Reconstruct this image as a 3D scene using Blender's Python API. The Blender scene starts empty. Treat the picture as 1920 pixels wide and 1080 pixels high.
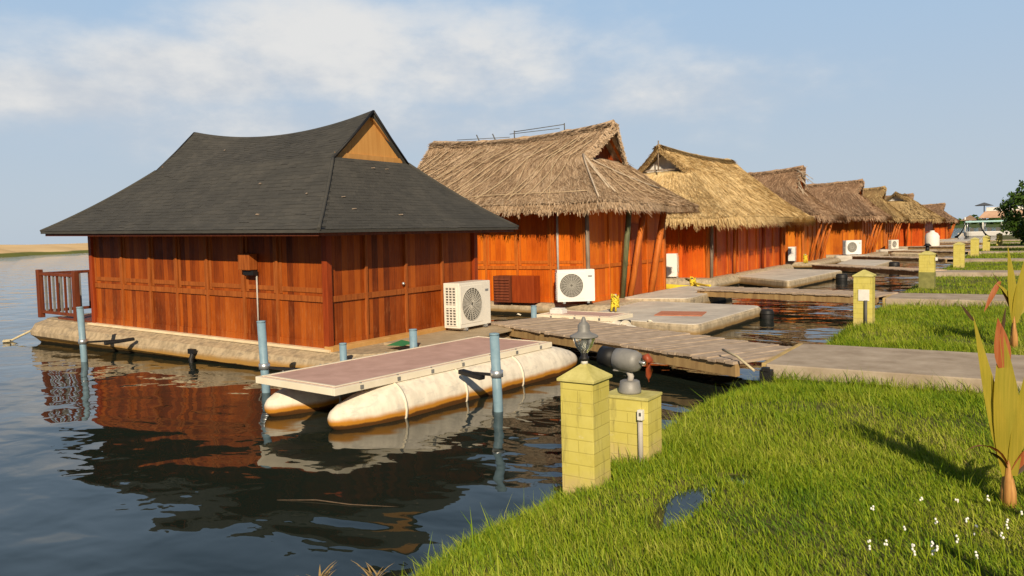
import bpy, bmesh, math, random
import numpy as np
from mathutils import Vector, Matrix, Euler

# ------------------------------------------------------------------ camera, sky, sun, exposure
SC = bpy.context.scene
COL = SC.collection
R = math.radians
CAM_H = 2.4
FPX = 1450.0
AZ, PITCH, ROLL = R(33.6), math.atan(100 / 1450.0), R(1.5)
fw = Vector((-math.sin(AZ) * math.cos(PITCH), math.cos(AZ) * math.cos(PITCH), -math.sin(PITCH)))
r0 = Vector((math.cos(AZ), math.sin(AZ), 0)); u0 = r0.cross(fw)
rt = r0 * math.cos(ROLL) - u0 * math.sin(ROLL)
up = u0 * math.cos(ROLL) + r0 * math.sin(ROLL)
cd = bpy.data.cameras.new('camera'); cam = bpy.data.objects.new('camera', cd); COL.objects.link(cam)
m4 = Matrix((rt, up, -fw)).transposed().to_4x4(); m4.translation = Vector((0, 0, CAM_H))
cam.matrix_world = m4
cd.sensor_width = 36; cd.lens = 36 * FPX / 1920; cd.clip_start = .05; cd.clip_end = 30000
SC.camera = cam

SUN_EL = R(29.0)
SUN_DIR = Vector((.57 * math.cos(SUN_EL), -.82 * math.cos(SUN_EL), math.sin(SUN_EL))).normalized()
sl = bpy.data.lights.new('sun', 'SUN'); sl.energy = 5.0; sl.angle = R(.5); sl.color = (1, .83, .60)
so = bpy.data.objects.new('sun', sl); COL.objects.link(so)
so.rotation_euler = SUN_DIR.to_track_quat('Z', 'Y').to_euler(); so.location = (20, -20, 30)
SC.view_settings.view_transform = 'Standard'; SC.view_settings.look = 'None'
SC.view_settings.exposure = 0.14; SC.view_settings.gamma = 1.0

W = bpy.data.worlds.new('World'); SC.world = W; W.use_nodes = True


def build_world():
    nt = W.node_tree; nt.nodes.clear(); N = nt.nodes.new; L = nt.links.new

    def M(op, a, b=None, c=None, clamp=False):
        n = N('ShaderNodeMath'); n.operation = op; n.use_clamp = clamp
        for i, v in enumerate((a, b, c)):
            if v is None: continue
            if isinstance(v, (int, float)): n.inputs[i].default_value = v
            else: L(v, n.inputs[i])
        return n.outputs[0]

    def MIX(f, a, b):
        n = N('ShaderNodeMix'); n.data_type = 'RGBA'
        if isinstance(f, (int, float)): n.inputs[0].default_value = f
        else: L(f, n.inputs[0])
        for i, v in ((6, a), (7, b)):
            if isinstance(v, tuple): n.inputs[i].default_value = (*v, 1)
            else: L(v, n.inputs[i])
        return n.outputs[2]

    def STEP(v, lo, hi, olo=0., ohi=1.):
        n = N('ShaderNodeMapRange'); n.interpolation_type = 'SMOOTHSTEP'
        L(v, n.inputs[0])
        for i, x in enumerate((lo, hi, olo, ohi)): n.inputs[i + 1].default_value = x
        return n.outputs[0]
    sky = N('ShaderNodeTexSky'); sky.sky_type = 'NISHITA'; sky.sun_disc = False
    sky.sun_elevation = SUN_EL; sky.sun_rotation = math.atan2(SUN_DIR.x, SUN_DIR.y)
    sky.air_density = 1.0; sky.dust_density = 1.2; sky.ozone_density = 1.0
    tc = N('ShaderNodeTexCoord'); sep = N('ShaderNodeSeparateXYZ'); L(tc.outputs['Generated'], sep.inputs[0])
    a = M('ADD', M('ARCTAN2', sep.outputs[0], sep.outputs[1]), AZ)
    el = M('ARCSINE', sep.outputs[2])
    # thin haze veil, thickest near the horizon
    veil = STEP(el, .25, .8, .9, .25)
    hz = MIX(STEP(el, 0., .34), (.475, .55, .63), (.37, .525, .715))
    hz = MIX(STEP(el, .30, .62), hz, (.20, .36, .64))
    hz = MIX(STEP(el, .7, 1.1), hz, (.05, .11, .22))
    hz = MIX(STEP(M('ABSOLUTE', a), .8, 1.6), hz, MIX(STEP(el, 0., .5), (.19, .215, .26), (.05, .10, .19)))  # unseen sky behind the camera dimmed to weaken fill and deepen eave shadows
    bs = N('ShaderNodeBackground'); L(sky.outputs[0], bs.inputs[0]); bs.inputs[1].default_value = .05
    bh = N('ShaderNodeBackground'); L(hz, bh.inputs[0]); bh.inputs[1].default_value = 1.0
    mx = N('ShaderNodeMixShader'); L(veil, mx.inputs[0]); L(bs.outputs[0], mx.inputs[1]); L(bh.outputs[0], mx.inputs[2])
    # cloud bank
    cmb = N('ShaderNodeCombineXYZ'); L(a, cmb.inputs[0]); L(M('MULTIPLY', el, 1.9), cmb.inputs[1])
    nz = N('ShaderNodeTexNoise'); nz.inputs['Scale'].default_value = 7.5; nz.inputs['Detail'].default_value = 9
    nz.inputs['Roughness'].default_value = .58; L(cmb.outputs[0], nz.inputs['Vector'])
    n2 = N('ShaderNodeTexNoise'); n2.inputs['Scale'].default_value = 3.0; n2.inputs['Detail'].default_value = 6
    L(cmb.outputs[0], n2.inputs['Vector'])
    tot = None
    for (px, py, rx, ry, w) in ((150, 178, 250, 62, 1.0), (380, 140, 280, 72, 1.1), (610, 95, 280, 115, 1.1), (880, 120, 360, 120, .85),
                                (1270, 175, 330, 80, .68), (620, 235, 900, 85, .66), (800, 40, 240, 60, .45)):
        ca = math.atan((px - 960) / FPX); yh = 440 - (px - 960) * math.tan(ROLL)
        ce = math.atan((yh - py) / FPX * math.cos(ca))
        da = M('MULTIPLY', M('SUBTRACT', a, ca), FPX / rx * 1.05); de = M('MULTIPLY', M('SUBTRACT', el, ce), FPX / ry)
        d2 = M('ADD', M('MULTIPLY', da, da), M('MULTIPLY', de, de))
        b = M('MULTIPLY', M('EXPONENT', M('MULTIPLY', d2, -.9)), w)
        tot = b if tot is None else M('MAXIMUM', tot, b)
    # a generic scatter of cloud elsewhere round the sky, so other views are not empty
    far = M('MULTIPLY', STEP(M('ABSOLUTE', a), .75, 1.3), M('MULTIPLY', STEP(el, .05, .2), STEP(n2.outputs[0], .5, .75)))
    tot = M('MAXIMUM', tot, M('MULTIPLY', far, .45))
    dens = STEP(M('ADD', tot, M('MULTIPLY', M('SUBTRACT', nz.outputs[0], .5), 1.0)), .20, .98)
    shade = STEP(M('ADD', M('MULTIPLY', el, 2.1), M('MULTIPLY', nz.outputs[0], 1.1)), .74, 1.14)
    cc = MIX(shade, (.515, .55, .60), (.74, .725, .70))
    bc = N('ShaderNodeBackground'); L(cc, bc.inputs[0]); bc.inputs[1].default_value = 1.0
    m2 = N('ShaderNodeMixShader'); L(M('MULTIPLY', dens, .88), m2.inputs[0]); L(mx.outputs[0], m2.inputs[1]); L(bc.outputs[0], m2.inputs[2])
    out = N('ShaderNodeOutputWorld'); L(m2.outputs[0], out.inputs[0])


build_world()
rnd = random.Random(7); NR = np.random.default_rng(11)


# ------------------------------------------------------------------ materials
class NT:
    def __init__(s, name):
        s.m = bpy.data.materials.new(name); s.m.use_nodes = True
        s.t = s.m.node_tree; s.b = s.t.nodes['Principled BSDF']; s.out = s.t.nodes['Material Output']
        s.geo = None

    def N(s, t): return s.t.nodes.new('ShaderNode' + t)

    def put(s, sock, v):
        if v is None: return
        if hasattr(v, 'is_linked'): s.t.links.new(v, sock)
        elif isinstance(v, tuple) and len(v) == 3 and len(sock.default_value) == 4: sock.default_value = (*v, 1)
        else: sock.default_value = v

    def math(s, op, a, b=0., c=0., clamp=False):
        n = s.N('Math'); n.operation = op; n.use_clamp = clamp
        s.put(n.inputs[0], a); s.put(n.inputs[1], b); s.put(n.inputs[2], c); return n.outputs[0]

    def obj(s): return s.N('TexCoord').outputs['Object']

    def pos(s):
        n = s.N('NewGeometry'); return n.outputs['Position']

    def island(s): return s.N('NewGeometry').outputs['Random Per Island']

    def sep(s, v):
        n = s.N('SeparateXYZ'); s.t.links.new(v, n.inputs[0]); return n.outputs

    def comb(s, x, y, z):
        n = s.N('CombineXYZ'); s.put(n.inputs[0], x); s.put(n.inputs[1], y); s.put(n.inputs[2], z); return n.outputs[0]

    def mapv(s, v, scale=(1, 1, 1), loc=(0, 0, 0)):
        n = s.N('Mapping'); s.t.links.new(v, n.inputs[0]); n.inputs['Scale'].default_value = scale; n.inputs['Location'].default_value = loc
        return n.outputs[0]

    def noise(s, v, scale=5., detail=4., rough=.55, dist=0.):
        n = s.N('TexNoise'); s.t.links.new(v, n.inputs['Vector']); n.inputs['Scale'].default_value = scale
        n.inputs['Detail'].default_value = detail; n.inputs['Roughness'].default_value = rough; n.inputs['Distortion'].default_value = dist
        return n.outputs[0]

    def ramp(s, f, *stops):
        n = s.N('ValToRGB'); s.put(n.inputs[0], f); e = n.color_ramp.elements
        while len(e) < len(stops): e.new(.5)
        for k, (p, c) in zip(e, stops): k.position = p; k.color = (*c, 1)
        return n.outputs[0]

    def step(s, f, lo, hi, a=0., b=1.):
        n = s.N('MapRange'); n.interpolation_type = 'SMOOTHSTEP'; s.put(n.inputs[0], f)
        for i, x in enumerate((lo, hi, a, b)): n.inputs[i + 1].default_value = x
        return n.outputs[0]

    def mix(s, f, a, b, mode='MIX'):
        n = s.N('Mix'); n.data_type = 'RGBA'; n.blend_type = mode
        s.put(n.inputs[0], f); s.put(n.inputs[6], a); s.put(n.inputs[7], b); return n.outputs[2]

    def bump(s, h, strength=.3, dist=.01):
        n = s.N('Bump'); s.put(n.inputs['Height'], h); n.inputs['Strength'].default_value = strength; n.inputs['Distance'].default_value = dist
        s.t.links.new(n.outputs[0], s.b.inputs['Normal']); return n

    def done(s, col, rough=.7, spec=.3, metal=0.):
        s.put(s.b.inputs['Base Color'], col); s.put(s.b.inputs['Roughness'], rough)
        s.b.inputs['Specular IOR Level'].default_value = spec; s.b.inputs['Metallic'].default_value = metal
        return s.m


def mat_speckle(name, c1, c2, scale=6., rough=.75, bump=.25, dist=.004, detail=6., spec=.25, metal=0.):
    k = NT(name); v = k.obj(); n = k.noise(v, scale, detail, .62)
    col = k.ramp(n, (.3, c1), (.7, c2)); k.bump(k.noise(v, scale * 6, 3), bump, dist)
    return k.done(col, rough, spec, metal)


def mat_wall(name, light, mid, dark, worn, plank=.16, wear=1.0):
    k = NT(name); o = k.sep(k.obj()); u = k.math('ADD', o[0], o[1]); z = o[2]
    pu = k.math('DIVIDE', u, plank); idx = k.math('FLOOR', pu); fr = k.math('SUBTRACT', pu, idx)
    wn = k.N('TexWhiteNoise'); wn.noise_dimensions = '1D'; k.put(wn.inputs['W'], idx)
    big = k.noise(k.comb(u, 3.1, z), .9, 4, .6)
    grain = k.noise(k.comb(k.math('MULTIPLY', u, 26.), 1., k.math('MULTIPLY', z, 1.6)), 1.6, 6, .65)
    f = k.math('ADD', k.math('MULTIPLY', grain, .5), k.math('ADD', k.math('MULTIPLY', big, .55), k.math('MULTIPLY', k.math('SUBTRACT', wn.outputs[0], .15), .34)))
    col = k.ramp(f, (.36, dark), (.58, mid), (.84, light))
    # bleached streaks and scuffs where spray reaches the boards
    st = k.noise(k.comb(k.math('MULTIPLY', u, 17.), 7., k.math('MULTIPLY', z, 2.2)), 2.2, 5, .7)
    band = k.math('MULTIPLY', k.step(z, 1.45, .85), wear)
    col = k.mix(k.math('MULTIPLY', k.math('MULTIPLY', k.step(st, .52, .78), band), .62), col, worn)
    edge = k.math('MINIMUM', fr, k.math('SUBTRACT', 1., fr))
    gr = k.step(edge, .0, .05)
    col = k.mix(k.math('MULTIPLY', k.math('SUBTRACT', 1., gr), .35), col, tuple(c * .35 for c in dark))
    k.bump(k.math('ADD', k.math('MULTIPLY', gr, 1.), k.math('MULTIPLY', grain, .35)), .5, .006)
    return k.done(col, k.step(st, .3, .8, .42, .75), .25)


def mat_wood(name, light, dark, scale=3., rough=.6):
    k = NT(name); v = k.obj(); n = k.noise(k.mapv(v, (scale * 5, scale * 5, scale * .5)), 1.6, 5, .6)
    col = k.ramp(n, (.3, dark), (.72, light)); k.bump(n, .25, .004); return k.done(col, rough, .25)


def mat_thatch(name, a, b, c, d):
    k = NT(name); v = k.obj(); r = k.island(); n = k.noise(v, 1.1, 5, .6); n2 = k.noise(v, 22., 4, .7)
    f = k.math('ADD', k.math('MULTIPLY', r, .42), k.math('ADD', k.math('MULTIPLY', n, .55), k.math('MULTIPLY', n2, .18)))
    col = k.ramp(f, (.25, d), (.45, c), (.62, b), (.86, a)); k.bump(n2, .7, .03)
    return k.done(col, .9, .1)


def mat_plain(name, c, rough=.5, spec=.4, metal=0., var=.12, scale=9.):
    k = NT(name); n = k.noise(k.obj(), scale, 5, .6)
    return k.done(k.ramp(n, (.25, tuple(x * (1 - var) for x in c)), (.75, tuple(min(1, x * (1 + var)) for x in c))), rough, spec, metal)


MT = {}
MT['wall1'] = mat_wall('varnished_brown_boards', (.40, .095, .010), (.245, .047, .005), (.10, .019, .003), (.42, .17, .06))
MT['wall2'] = mat_wall('varnished_orange_boards', (.74, .19, .010), (.58, .115, .006), (.36, .058, .004), (.50, .20, .06), .19, .35)
MT['wall3'] = mat_wall('varnished_red_boards', (.68, .14, .010), (.54, .082, .006), (.36, .042, .004), (.45, .16, .05), .22, .3)
MT['wall4'] = mat_wall('varnished_amber_boards', (.68, .22, .016), (.54, .140, .009), (.34, .07, .006), (.50, .28, .10), .2, .3)
MT['batten1'] = mat_wood('brown_batten', (.40, .115, .022), (.22, .055, .010))
MT['batten2'] = mat_wood('orange_batten', (.60, .17, .022), (.38, .085, .010))
MT['post1'] = mat_wood('red_brown_post', (.34, .06, .012), (.20, .030, .007), 2, .45)
MT['pole_orange'] = mat_wood('orange_pole', (.58, .17, .025), (.34, .08, .012), 2)
MT['grey_pole'] = mat_wood('weathered_grey_pole', (.36, .29, .22), (.16, .12, .09), 2)
MT['green_pole'] = mat_wood('mossy_bamboo', (.16, .17, .08), (.07, .075, .04), 2)
MT['rail_wood'] = mat_wood('dark_red_rail', (.21, .055, .022), (.10, .025, .012), 2)
MT['thatch2'] = mat_thatch('weathered_thatch', (.64, .50, .36), (.50, .365, .24), (.36, .25, .155), (.16, .10, .06))
MT['thatch3'] = mat_thatch('fresh_golden_thatch', (.80, .63, .36), (.66, .49, .245), (.48, .33, .15), (.24, .15, .065))
MT['thatch4'] = mat_thatch('brown_thatch', (.49, .35, .235), (.36, .24, .15), (.25, .155, .095), (.13, .08, .05))
MT['thatch5'] = mat_thatch('olive_thatch', (.50, .38, .19), (.37, .26, .125), (.26, .17, .08), (.14, .09, .045))
MT['bamboo'] = mat_wood('pale_bamboo', (.64, .54, .42), (.40, .32, .23), 3)
MT['lash'] = mat_wood('thatch_lath', (.60, .47, .31), (.42, .31, .19), 3)
MT['gable1'] = mat_wood('tan_plywood', (.62, .33, .10), (.50, .24, .065), 1.5, .65)
MT['gable_trim'] = mat_wood('tan_trim', (.56, .30, .10), (.44, .22, .065), 2)
MT['white_gable'] = mat_speckle('white_sheeting', (.55, .52, .47), (.80, .77, .72), 4)
MT['red_gable'] = mat_wood('red_board', (.42, .085, .016), (.24, .040, .010), 2)
MT['dark'] = mat_plain('black_rubber', (.012, .012, .013), .55, .35)
MT['cream'] = None
MT['ac_white'] = mat_plain('ac_enamel', (.77, .74, .66), .38, .45, 0, .05, 3)
MT['ac_white2'] = mat_plain('clean_ac_enamel', (.80, .79, .76), .36, .45, 0, .04, 3)
MT['ac_grey'] = mat_plain('grey_grille_plastic', (.52, .50, .45), .5, .35)
MT['ac_dark'] = mat_plain('dark_fan_cavity', (.13, .125, .11), .8, .1)
MT['badge'] = mat_plain('badge_grey', (.22, .23, .25), .4)
MT['pvc'] = mat_speckle('blue_grey_pipe', (.15, .25, .32), (.24, .36, .44), 5, .45, .1)
MT['steel'] = mat_plain('galvanised_steel', (.55, .58, .60), .35, .5, .75)
MT['planks'] = mat_speckle('grey_brown_planks', (.32, .245, .175), (.54, .43, .325), 5, .85, .5, .008)
MT['beam'] = mat_wood('tan_beam', (.42, .29, .13), (.25, .155, .07), 1.2, .7)
MT['ply'] = mat_speckle('tan_plywood_deck', (.34, .26, .16), (.48, .38, .25), 2.2, .8, .2)
MT['deck_pink'] = mat_speckle('pink_brown_deck', (.46, .29, .24), (.60, .39, .33), 3, .8, .35, .004)
MT['deck_grey'] = mat_speckle('grey_deck', (.44, .40, .35), (.68, .63, .54), 1.6, .85, .4, .006)
MT['mat_red'] = mat_speckle('faded_red_mat', (.42, .15, .085), (.54, .23, .14), 4, .9)
MT['slab'] = mat_speckle('weathered_slab', (.29, .225, .16), (.50, .42, .325), 1.9, .9, .6, .01)
MT['edge_yellow'] = mat_speckle('worn_yellow_edge', (.38, .27, .11), (.55, .40, .16), 5, .8)
MT['yellow_plastic'] = mat_speckle('bright_yellow_rope', (.62, .46, .03), (.80, .62, .06), 9, .6)
MT['rope'] = mat_speckle('pale_rope', (.42, .36, .22), (.62, .54, .36), 14, .9)
MT['green_net'] = mat_plain('green_net', (.03, .16, .06), .8)
MT['lamp_grey'] = mat_speckle('grey_lamp_metal', (.17, .17, .165), (.29, .285, .27), 5, .55, .1, .003, 4, .4, .15)
MT['orange_plastic'] = mat_plain('orange_red_plastic', (.30, .06, .022), .5)
MT['white_paint'] = mat_plain('white_box', (.72, .71, .67), .5)
MT['conduit'] = mat_speckle('grey_conduit', (.36, .34, .31), (.50, .47, .43), 6, .7)
MT['conduit_dark'] = mat_plain('dark_conduit', (.10, .10, .095), .6)


def make_brick():
    k = NT('yellow_brick'); o = k.sep(k.obj()); v = k.comb(k.math('ADD', o[0], o[1]), o[2], 0.)
    b = k.N('TexBrick'); k.t.links.new(v, b.inputs['Vector']); b.inputs['Scale'].default_value = 1.0
    b.inputs['Brick Width'].default_value = .27; b.inputs['Row Height'].default_value = .098; b.inputs['Mortar Size'].default_value = .005
    b.inputs['Mortar Smooth'].default_value = .4
    b.inputs['Color1'].default_value = (.55, .48, .10, 1); b.inputs['Color2'].default_value = (.60, .53, .13, 1); b.inputs['Mortar'].default_value = (.48, .41, .085, 1)
    n = k.noise(k.obj(), 5., 5, .6); col = k.mix(.35, b.outputs['Color'], k.ramp(n, (.3, (.47, .40, .085)), (.75, (.68, .62, .23))))
    z = o[2]
    stn = k.noise(k.mapv(k.obj(), (9, 9, 1.6)), 1.3, 6, .7); col = k.mix(k.math('MULTIPLY', k.step(stn, .52, .74), .55), col, (.24, .21, .07))
    blo = k.noise(k.obj(), 13., 5, .7); col = k.mix(k.math('MULTIPLY', k.step(blo, .60, .72), .5), col, (.62, .56, .34))
    col = k.mix(k.math('MULTIPLY', k.step(k.math('ADD', z, k.math('MULTIPLY', blo, .22)), .24, .10), .7), col, (.12, .13, .045))
    col = k.mix(k.math('MULTIPLY', k.step(k.math('ADD', z, k.math('MULTIPLY', k.noise(k.obj(), 7., 4), .3)), .42, .18), .8), col, (.50, .38, .20))
    k.bump(k.math('ADD', k.math('MULTIPLY', b.outputs['Fac'], -1.), k.math('MULTIPLY', n, .3)), .5, .008)
    return k.done(col, .8, .2)


MT['brick'] = make_brick()
MT['cap'] = mat_speckle('yellow_cap', (.40, .365, .105), (.62, .57, .22), 7, .85, .4)
MT['moss_brick'] = mat_speckle('mossy_olive_brick', (.15, .155, .05), (.27, .265, .09), 6, .9)


def make_hull(name, top, low, dark, z0, z1, z2, dirt=1.):
    k = NT(name); z = k.sep(k.pos())[2]; n = k.noise(k.pos(), 2.6, 6, .65); n2 = k.noise(k.mapv(k.pos(), (3, 3, .8)), 3., 5, .6)
    zz = k.math('ADD', z, k.math('MULTIPLY', k.math('SUBTRACT', n, .5), .09))
    t = k.mix(k.math('MULTIPLY', k.step(n2, .35, .7), dirt), top, tuple(c * .62 for c in top))
    t = k.mix(k.math('MULTIPLY', k.step(k.noise(k.mapv(k.pos(), (1.4, 1.4, 5)), 2.2, 6, .7), .52, .66), .55 * dirt), t, tuple(c * .34 for c in (top[0], top[1] * 1.1, top[2] * 1.4)))
    col = k.mix(k.step(zz, z1, z0), t, low); col = k.mix(k.step(zz, z2 + .025, z2), col, dark)
    k.bump(k.noise(k.pos(), 14., 4), .3, .008); return k.done(col, .75, .25)


MT['hull1'] = make_hull('stained_concrete_hull', (.47, .37, .24), (.36, .20, .05), (.04, .028, .014), .10, .21, .04)
MT['hull2'] = make_hull('grey_hull', (.50, .41, .28), (.26, .165, .065), (.035, .028, .016), .09, .20, .05)
MT['float'] = make_hull('cream_float', (.80, .735, .61), (.50, .215, .022), (.11, .045, .010), .09, .17, .045, .5)
MT['cream'] = mat_speckle('cream_gelcoat', (.74, .66, .50), (.86, .79, .64), 2.4, .5, .08)
MT['sill_orange'] = mat_speckle('ochre_sill', (.46, .24, .065), (.60, .36, .14), 3, .8)
MT['sill_cream'] = mat_speckle('cream_sill', (.62, .50, .32), (.78, .66, .46), 3, .8)


def make_shingle():
    k = NT('dark_asphalt_shingle'); r = k.island(); n = k.noise(k.obj(), .9, 5, .65); n2 = k.noise(k.mapv(k.obj(), (2, 14, 14)), 2., 5, .7)
    f = k.math('ADD', k.math('MULTIPLY', r, .10), k.math('ADD', k.math('MULTIPLY', n, .55), k.math('MULTIPLY', n2, .45)))
    col = k.ramp(f, (.3, (.036, .036, .034)), (.55, (.058, .057, .052)), (.85, (.100, .094, .082)))
    k.bump(k.noise(k.obj(), 60., 3), .5, .006); return k.done(col, .85, .25)


MT['shingle'] = make_shingle()


def make_glass():
    k = NT('clear_lamp_glass'); k.b.inputs['Transmission Weight'].default_value = .92
    k.b.inputs['IOR'].default_value = 1.2
    return k.done((.80, .82, .80), .08, .5)


MT['glass'] = make_glass()


def make_leaf(name, stops, trans=.3):
    k = NT(name); r = k.island(); n = k.noise(k.obj(), 3., 4)
    v = k.noise(k.mapv(k.obj(), (70, 70, 2.2)), 1., 3, .6)
    col = k.ramp(k.math('ADD', k.math('MULTIPLY', r, .35), k.math('ADD', k.math('MULTIPLY', n, .4), k.math('MULTIPLY', k.math('SUBTRACT', v, .25), .6))), *stops)
    k.bump(v, .4, .004); k.done(col, .5, .35)
    tr = k.N('BsdfTranslucent'); k.put(tr.inputs[0], col); mx = k.N('MixShader'); mx.inputs[0].default_value = trans
    k.t.links.new(k.b.outputs[0], mx.inputs[1]); k.t.links.new(tr.outputs[0], mx.inputs[2]); k.t.links.new(mx.outputs[0], k.out.inputs[0])
    return k.m


def make_grass():
    k = NT('grass_blades'); r = k.island(); p = k.pos()
    n = k.noise(p, .85, 4, .6); n3 = k.noise(p, 2.7, 3, .6)
    f = k.math('ADD', k.math('MULTIPLY', r, .36), k.math('ADD', k.math('MULTIPLY', n, .75), k.math('MULTIPLY', n3, .25)))
    col = k.ramp(f, (.36, (.062, .150, .010)), (.54, (.165, .280, .012)), (.72, (.30, .385, .016)), (.93, (.43, .45, .07)), (1., (.55, .44, .17)))
    k.done(col, .55, .25)
    tr = k.N('BsdfTranslucent'); k.put(tr.inputs[0], col); mx = k.N('MixShader'); mx.inputs[0].default_value = .35
    k.t.links.new(k.b.outputs[0], mx.inputs[1]); k.t.links.new(tr.outputs[0], mx.inputs[2]); k.t.links.new(mx.outputs[0], k.out.inputs[0])
    return k.m


MT['grass'] = make_grass()
MT['soil'] = mat_speckle('damp_soil_and_moss', (.055, .070, .014), (.15, .135, .04), 1.6, .95, .6, .02)
MT['leaf_tree'] = make_leaf('tree_leaves', ((.2, (.02, .05, .008)), (.5, (.05, .11, .014)), (.85, (.12, .20, .03))))
MT['leaf_palm'] = make_leaf('young_palm_leaf', ((.15, (.20, .20, .014)), (.45, (.36, .31, .03)), (.85, (.56, .43, .05))), .4)
MT['leaf_red'] = make_leaf('rusty_palm_leaf', ((.15, (.16, .03, .012)), (.45, (.36, .085, .022)), (.85, (.52, .22, .09))), .3)
MT['palm_stem'] = mat_wood('orange_palm_stem', (.56, .31, .10), (.30, .13, .04), 5)
MT['palm_dark'] = make_leaf('dark_leaf_tip', ((.2, (.03, .022, .01)), (.6, (.07, .04, .015)), (.9, (.10, .06, .02))), .2)
MT['dry'] = make_leaf('dry_weed', ((.2, (.30, .20, .08)), (.6, (.46, .33, .14)), (.9, (.60, .46, .22))), .3)
MT['petal'] = mat_plain('white_petals', (.82, .82, .78), .7)
MT['bark'] = mat_wood('bark', (.16, .11, .07), (.07, .05, .035), 2, .9)


def make_water():
    k = NT('lake_water'); p = k.pos()
    n1 = k.noise(k.mapv(p, (.42, .62, 1)), 1.0, 2, .45, .3)
    n2 = k.noise(k.mapv(p, (1.5, 2.1, 1)), 1.0, 2, .5, .3)
    n3 = k.noise(k.mapv(p, (5., 7., 1)), 1., 2, .5)
    far = k.step(k.sep(p)[0], -12., -24.)
    h = k.math('ADD', n1, k.math('ADD', k.math('MULTIPLY', n2, .13), k.math('MULTIPLY', n3, k.math('MULTIPLY_ADD', far, .03, .007))))
    b = k.bump(h, 1., .095)
    k.b.inputs['IOR'].default_value = 1.36
    return k.done((.013, .019, .014), .015, .5)


MT['water'] = make_water()


def make_sand():
    k = NT('sandbank'); z = k.sep(k.pos())[2]; n = k.noise(k.pos(), .05, 6, .6)
    zz = k.math('ADD', z, k.math('MULTIPLY', k.math('SUBTRACT', n, .5), .9))
    col = k.mix(k.step(zz, 1.05, .75), k.ramp(n, (.3, (.62, .42, .20)), (.7, (.80, .58, .31))), (.16, .17, .035))
    return k.done(col, .95, .1)


MT['sand'] = make_sand()


# ------------------------------------------------------------------ mesh helpers
class MB:
    def __init__(s): s.v = []; s.f = []; s.smooth = []

    def add(s, verts, faces, sm=False):
        o = len(s.v); s.v += [tuple(map(float, q)) for q in verts]
        s.f += [tuple(i + o for i in q) for q in faces]; s.smooth += [sm] * len(faces); return s

    def box(s, c, d, rot=None):
        x, y, z = (q / 2 for q in d); vs = [Vector((a, b, e)) for a in (-x, x) for b in (-y, y) for e in (-z, z)]
        if rot is not None:
            m = rot if isinstance(rot, Matrix) else Euler(rot).to_matrix(); vs = [m @ q for q in vs]
        c = Vector(c); return s.add([q + c for q in vs], [(0, 1, 3, 2), (4, 6, 7, 5), (0, 4, 5, 1), (2, 3, 7, 6), (0, 2, 6, 4), (1, 5, 7, 3)])

    def beam(s, p0, p1, w, h, upv=(0, 0, 1)):
        p0, p1 = Vector(p0), Vector(p1); d = (p1 - p0); l = d.length; d.normalize()
        sd = d.cross(Vector(upv))
        if sd.length < 1e-4: sd = d.cross(Vector((1, 0, 0)))
        sd.normalize(); uu = sd.cross(d)
        return s.box((p0 + p1) / 2, (l, w, h), Matrix((d, sd, uu)).transposed())

    def tube(s, pts, radii, n=10, cap=True, sm=True):
        pts = [Vector(p) for p in pts]
        if not hasattr(radii, '__len__'): radii = [radii] * len(pts)
        vs = []; ref = None
        for i, p in enumerate(pts):
            d = (pts[min(i + 1, len(pts) - 1)] - pts[max(i - 1, 0)]).normalized()
            if ref is None: ref = Vector((0, 0, 1)) if abs(d.z) < .9 else Vector((1, 0, 0))
            sx = d.cross(ref).normalized(); sy = d.cross(sx).normalized()
            for j in range(n):
                t = 2 * math.pi * j / n; vs.append(p + (sx * math.cos(t) + sy * math.sin(t)) * radii[i])
        fs = [(i * n + j, i * n + (j + 1) % n, (i + 1) * n + (j + 1) % n, (i + 1) * n + j) for i in range(len(pts) - 1) for j in range(n)]
        s.add(vs, fs, sm)
        if cap:
            o = len(s.v) - len(vs)
            for k in (0, len(pts) - 1):
                s.f.append(tuple(o + k * n + j for j in range(n))); s.smooth.append(False)
        return s

    def lathe(s, prof, c=(0, 0, 0), n=24, sm=True):   # prof: (r, z)
        vs = [(c[0] + r * math.cos(2 * math.pi * j / n), c[1] + r * math.sin(2 * math.pi * j / n), c[2] + z) for r, z in prof for j in range(n)]
        fs = [(i * n + j, i * n + (j + 1) % n, (i + 1) * n + (j + 1) % n, (i + 1) * n + j) for i in range(len(prof) - 1) for j in range(n)]
        return s.add(vs, fs, sm)

    def prism(s, poly, z0, z1):
        n = len(poly); vs = [(x, y, z0) for x, y in poly] + [(x, y, z1) for x, y in poly]
        return s.add(vs, [tuple(range(n))[::-1], tuple(range(n, 2 * n))] + [(i, (i + 1) % n, n + (i + 1) % n, n + i) for i in range(n)])

    def strips(s, quads):      # numpy array (N,4,3): separate quads
        q = np.asarray(quads); n = len(q); o = len(s.v)
        s.v += [tuple(p) for p in q.reshape(-1, 3).tolist()]
        s.f += [(o + 4 * i, o + 4 * i + 1, o + 4 * i + 2, o + 4 * i + 3) for i in range(n)]; s.smooth += [False] * n; return s

    def build(s, name, mat, parent=None, label=None, bevel=0., seg=2, fix=True):
        me = bpy.data.meshes.new(name); me.from_pydata(s.v, [], s.f)
        me.polygons.foreach_set('use_smooth', s.smooth)
        if fix:
            bm = bmesh.new(); bm.from_mesh(me); bmesh.ops.recalc_face_normals(bm, faces=bm.faces[:])
            if bevel > 0:
                es = [e for e in bm.edges if len(e.link_faces) == 2 and e.calc_face_angle(0) > R(40)]
                bmesh.ops.bevel(bm, geom=es, offset=bevel, segments=seg, profile=.6, affect='EDGES', clamp_overlap=True)
            bm.to_mesh(me); bm.free()
        me.materials.append(MT[mat] if isinstance(mat, str) else mat); me.update()
        o = bpy.data.objects.new(name, me); COL.objects.link(o)
        if parent is not None: o.parent = parent
        if label: o['label'] = label
        return o


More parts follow.
